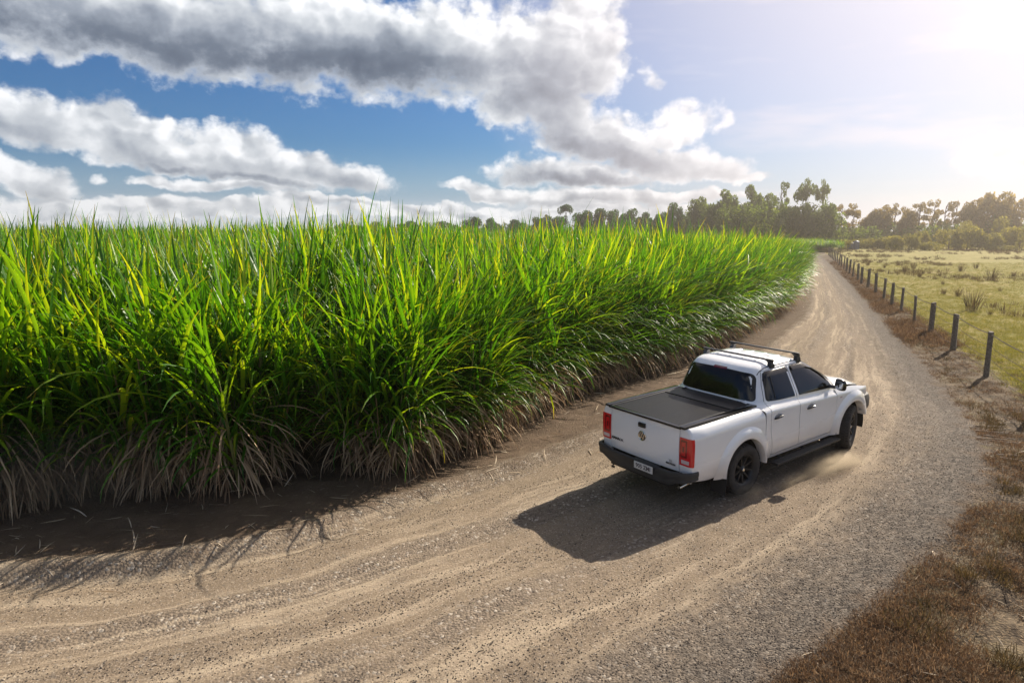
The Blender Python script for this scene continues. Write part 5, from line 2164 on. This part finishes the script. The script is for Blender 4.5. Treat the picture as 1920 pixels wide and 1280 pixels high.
def scrap(seed, ln=.35, w=.02):
    random.seed(seed)
    B = Blades()
    B.leaf((0, 0, .015), 0, 1.5, ln, w, .12, 6, .2, .4 + .6 * random.random(), random.uniform(-.4, .4), 0, random.uniform(-1, 1), .1)
    me = B.mesh('scrap')
    me.materials.append(MATS['scrap'])
    return me


scr = [scrap(i) for i in range(8)]
sp = [proto('scrap_source', m) for m in scr]


def scond(x, y):
    dL = line_dist(x, y, LEFT)[0]
    dC = line_dist(x, y, CANE)[0]
    dR = line_dist(x, y, RIGHT)[0]
    return ((dL > -.9 + .6 * rng.uniform(0, 1, len(x))) & (dC < 1.0) & (rng.uniform(0, 1, len(x)) < .8))


x, y = poly_scatter(60000, -14, 26, 6, 52, scond, bias=160)
print('scraps', len(x))
stuff_scatter('leaf_litter', x[::3], y[::3], sp, .25, .95, 'pale dead cane leaves and trash littering the soil along the crop edge', 'leaf litter', .25)
x, y = poly_scatter(6000, 2, 16, 4, 22, lambda x, y: (np.abs(line_dist(x, y, RIGHT)[0] + .5) < .7))
stuff_scatter('verge_litter', x[:420], y[:420], sp, .2, .6, 'pale scraps of dead leaf among the gravel at the verge edge', 'leaf litter', .2)
# the bundle of pale stalks by the outer edge of the bend
ST = [(1853, 810, .5, .3), (1862, 822, .6, .1), (1870, 832, .5, -.1), (1858, 838, .5, .25), (1880, 842, .45, .05), (1888, 800, .4, .6), (1895, 868, .5, .3),
      (1905, 878, .45, -.2), (1915, 862, .4, .9), (1872, 815, .5, .5)]
me = bm = None
for i, (u, v, ln, rz) in enumerate(ST):
    x, y = gpx(u, v)
    if i == 0:
        b = Blades()
        b.stalk((-.5, 0, .012), (.5, 0, .02), .012, .009, .9, 0, 6, 2)
        me = b.mesh('dry_stalk')
        me.materials.append(MATS['scrap'])
    o = bpy.data.objects.new('dry_stalk', me)
    col.objects.link(o)
    o.location = (x, y, float(GZ(x, y)[0] if np.ndim(GZ(x, y)) else GZ(x, y)) + .01)
    o.rotation_euler = (0, .03, rz - .4)
    o.scale = (ln, 1, 1)
    tag(o, 'pale dry cane stalk lying in the scatter on the outer gravel edge of the bend', 'cane stalk', 'dry stalks on the outer edge of the bend')
for i, (u, v, ln, rz, lab) in enumerate(((1250, 712, 1.4, .5, 'long grey dead cane lying on the soil beyond the truck bed'), (1117, 778, .45, 1.3, 'curled pale dead leaf on the soil left of the tailgate'))):
    x, y = gpx(u, v)
    o = bpy.data.objects.new('dead_cane', scr[i + 2])
    col.objects.link(o)
    o.location = (x, y, float(np.ravel(GZ(x, y))[0]) + .02)
    o.rotation_euler = (0, 0, rz)
    o.scale = (ln / .35, ln / .35 * .8, ln / .35)
    tag(o, lab, 'cane leaf')


# ------------------------------------------------------------------ dust in the air
def dust(name, loc, size, rz, dens, label, fall=(0, 0, 0), nscale=2.2):
    me = bpy.data.meshes.new(name)
    bm = bmesh.new()
    bmesh.ops.create_icosphere(bm, subdivisions=3, radius=1)
    bm.to_mesh(me)
    bm.free()
    m = bpy.data.materials.new(name)
    m.use_nodes = True
    t = m.node_tree
    t.nodes.clear()
    n = NT(t)
    tc = n.new('ShaderNodeTexCoord')
    P = S(n, tc.outputs['Object'])
    ln = n.new('ShaderNodeVectorMath', operation='LENGTH')
    n.put(ln.inputs[0], P)
    nz = n.noise(P, nscale, 4, .6)
    d = n.ss(S(n, ln.outputs['Value']) + (nz - .5) * .9, .95, .15) * n.ss(nz, .30, .70) * dens
    v = n.new('ShaderNodeVolumePrincipled')
    v.inputs['Color'].default_value = (.80, .66, .48, 1)
    v.inputs['Anisotropy'].default_value = .35
    n.put(v.inputs['Density'], d)
    o = n.new('ShaderNodeOutputMaterial')
    t.links.new(v.outputs[0], o.inputs['Volume'])
    q = link(name, me, m, kind='stuff')
    q.location = loc
    q.rotation_euler = (0, 0, rz)
    q.scale = size
    tag(q, label, 'dust')


c_, s_ = math.cos(TYAW), math.sin(TYAW)
L2W = lambda lx, ly: (TX + lx * c_ - ly * s_, TY + lx * s_ + ly * c_)
a_ = L2W(1.9, -1.25)
dust('wheel_dust', (a_[0], a_[1], .14), (.95, .30, .24), TYAW - .1, 7.5, 'golden dust kicked up beside the side step of the truck')
a_ = L2W(-.1, -1.05)
a_ = L2W(.9, -1.15)
dust('side_dust', (a_[0], a_[1], .09), (.75, .22, .15), TYAW + .05, 2.6, 'low dust drifting under the side step', nscale=2.8)
a_ = L2W(-.1, -1.05)
dust('tyre_dust', (a_[0], a_[1], .10), (.45, .22, .18), TYAW, 4.0, 'thin dust curling round the rear tyre')

dust('trail_dust', (-7.6, 9.2, .55), (4.2, 1.6, 1.1), -.05, .9, 'thin grey dust drifting low over the row ends at the left edge', nscale=1.6)

# ------------------------------------------------------------------ sunlit haze
bm = box_bm(-240, 240, -30, 300, -3.2, 16.5)
me = bpy.data.meshes.new('haze')
bm.to_mesh(me)
bm.free()
hm = bpy.data.materials.new('haze')
hm.use_nodes = True
t = hm.node_tree
t.nodes.clear()
n = NT(t)
v = n.new('ShaderNodeVolumePrincipled')
v.inputs['Color'].default_value = (1.0, .90, .78, 1)
v.inputs['Density'].default_value = 0.0012
v.inputs['Anisotropy'].default_value = .88
o = n.new('ShaderNodeOutputMaterial')
t.links.new(v.outputs[0], o.inputs['Volume'])
HZ = link('haze', me, hm, kind='stuff')
tag(HZ, 'warm sunlit haze hanging over the fields', 'haze')
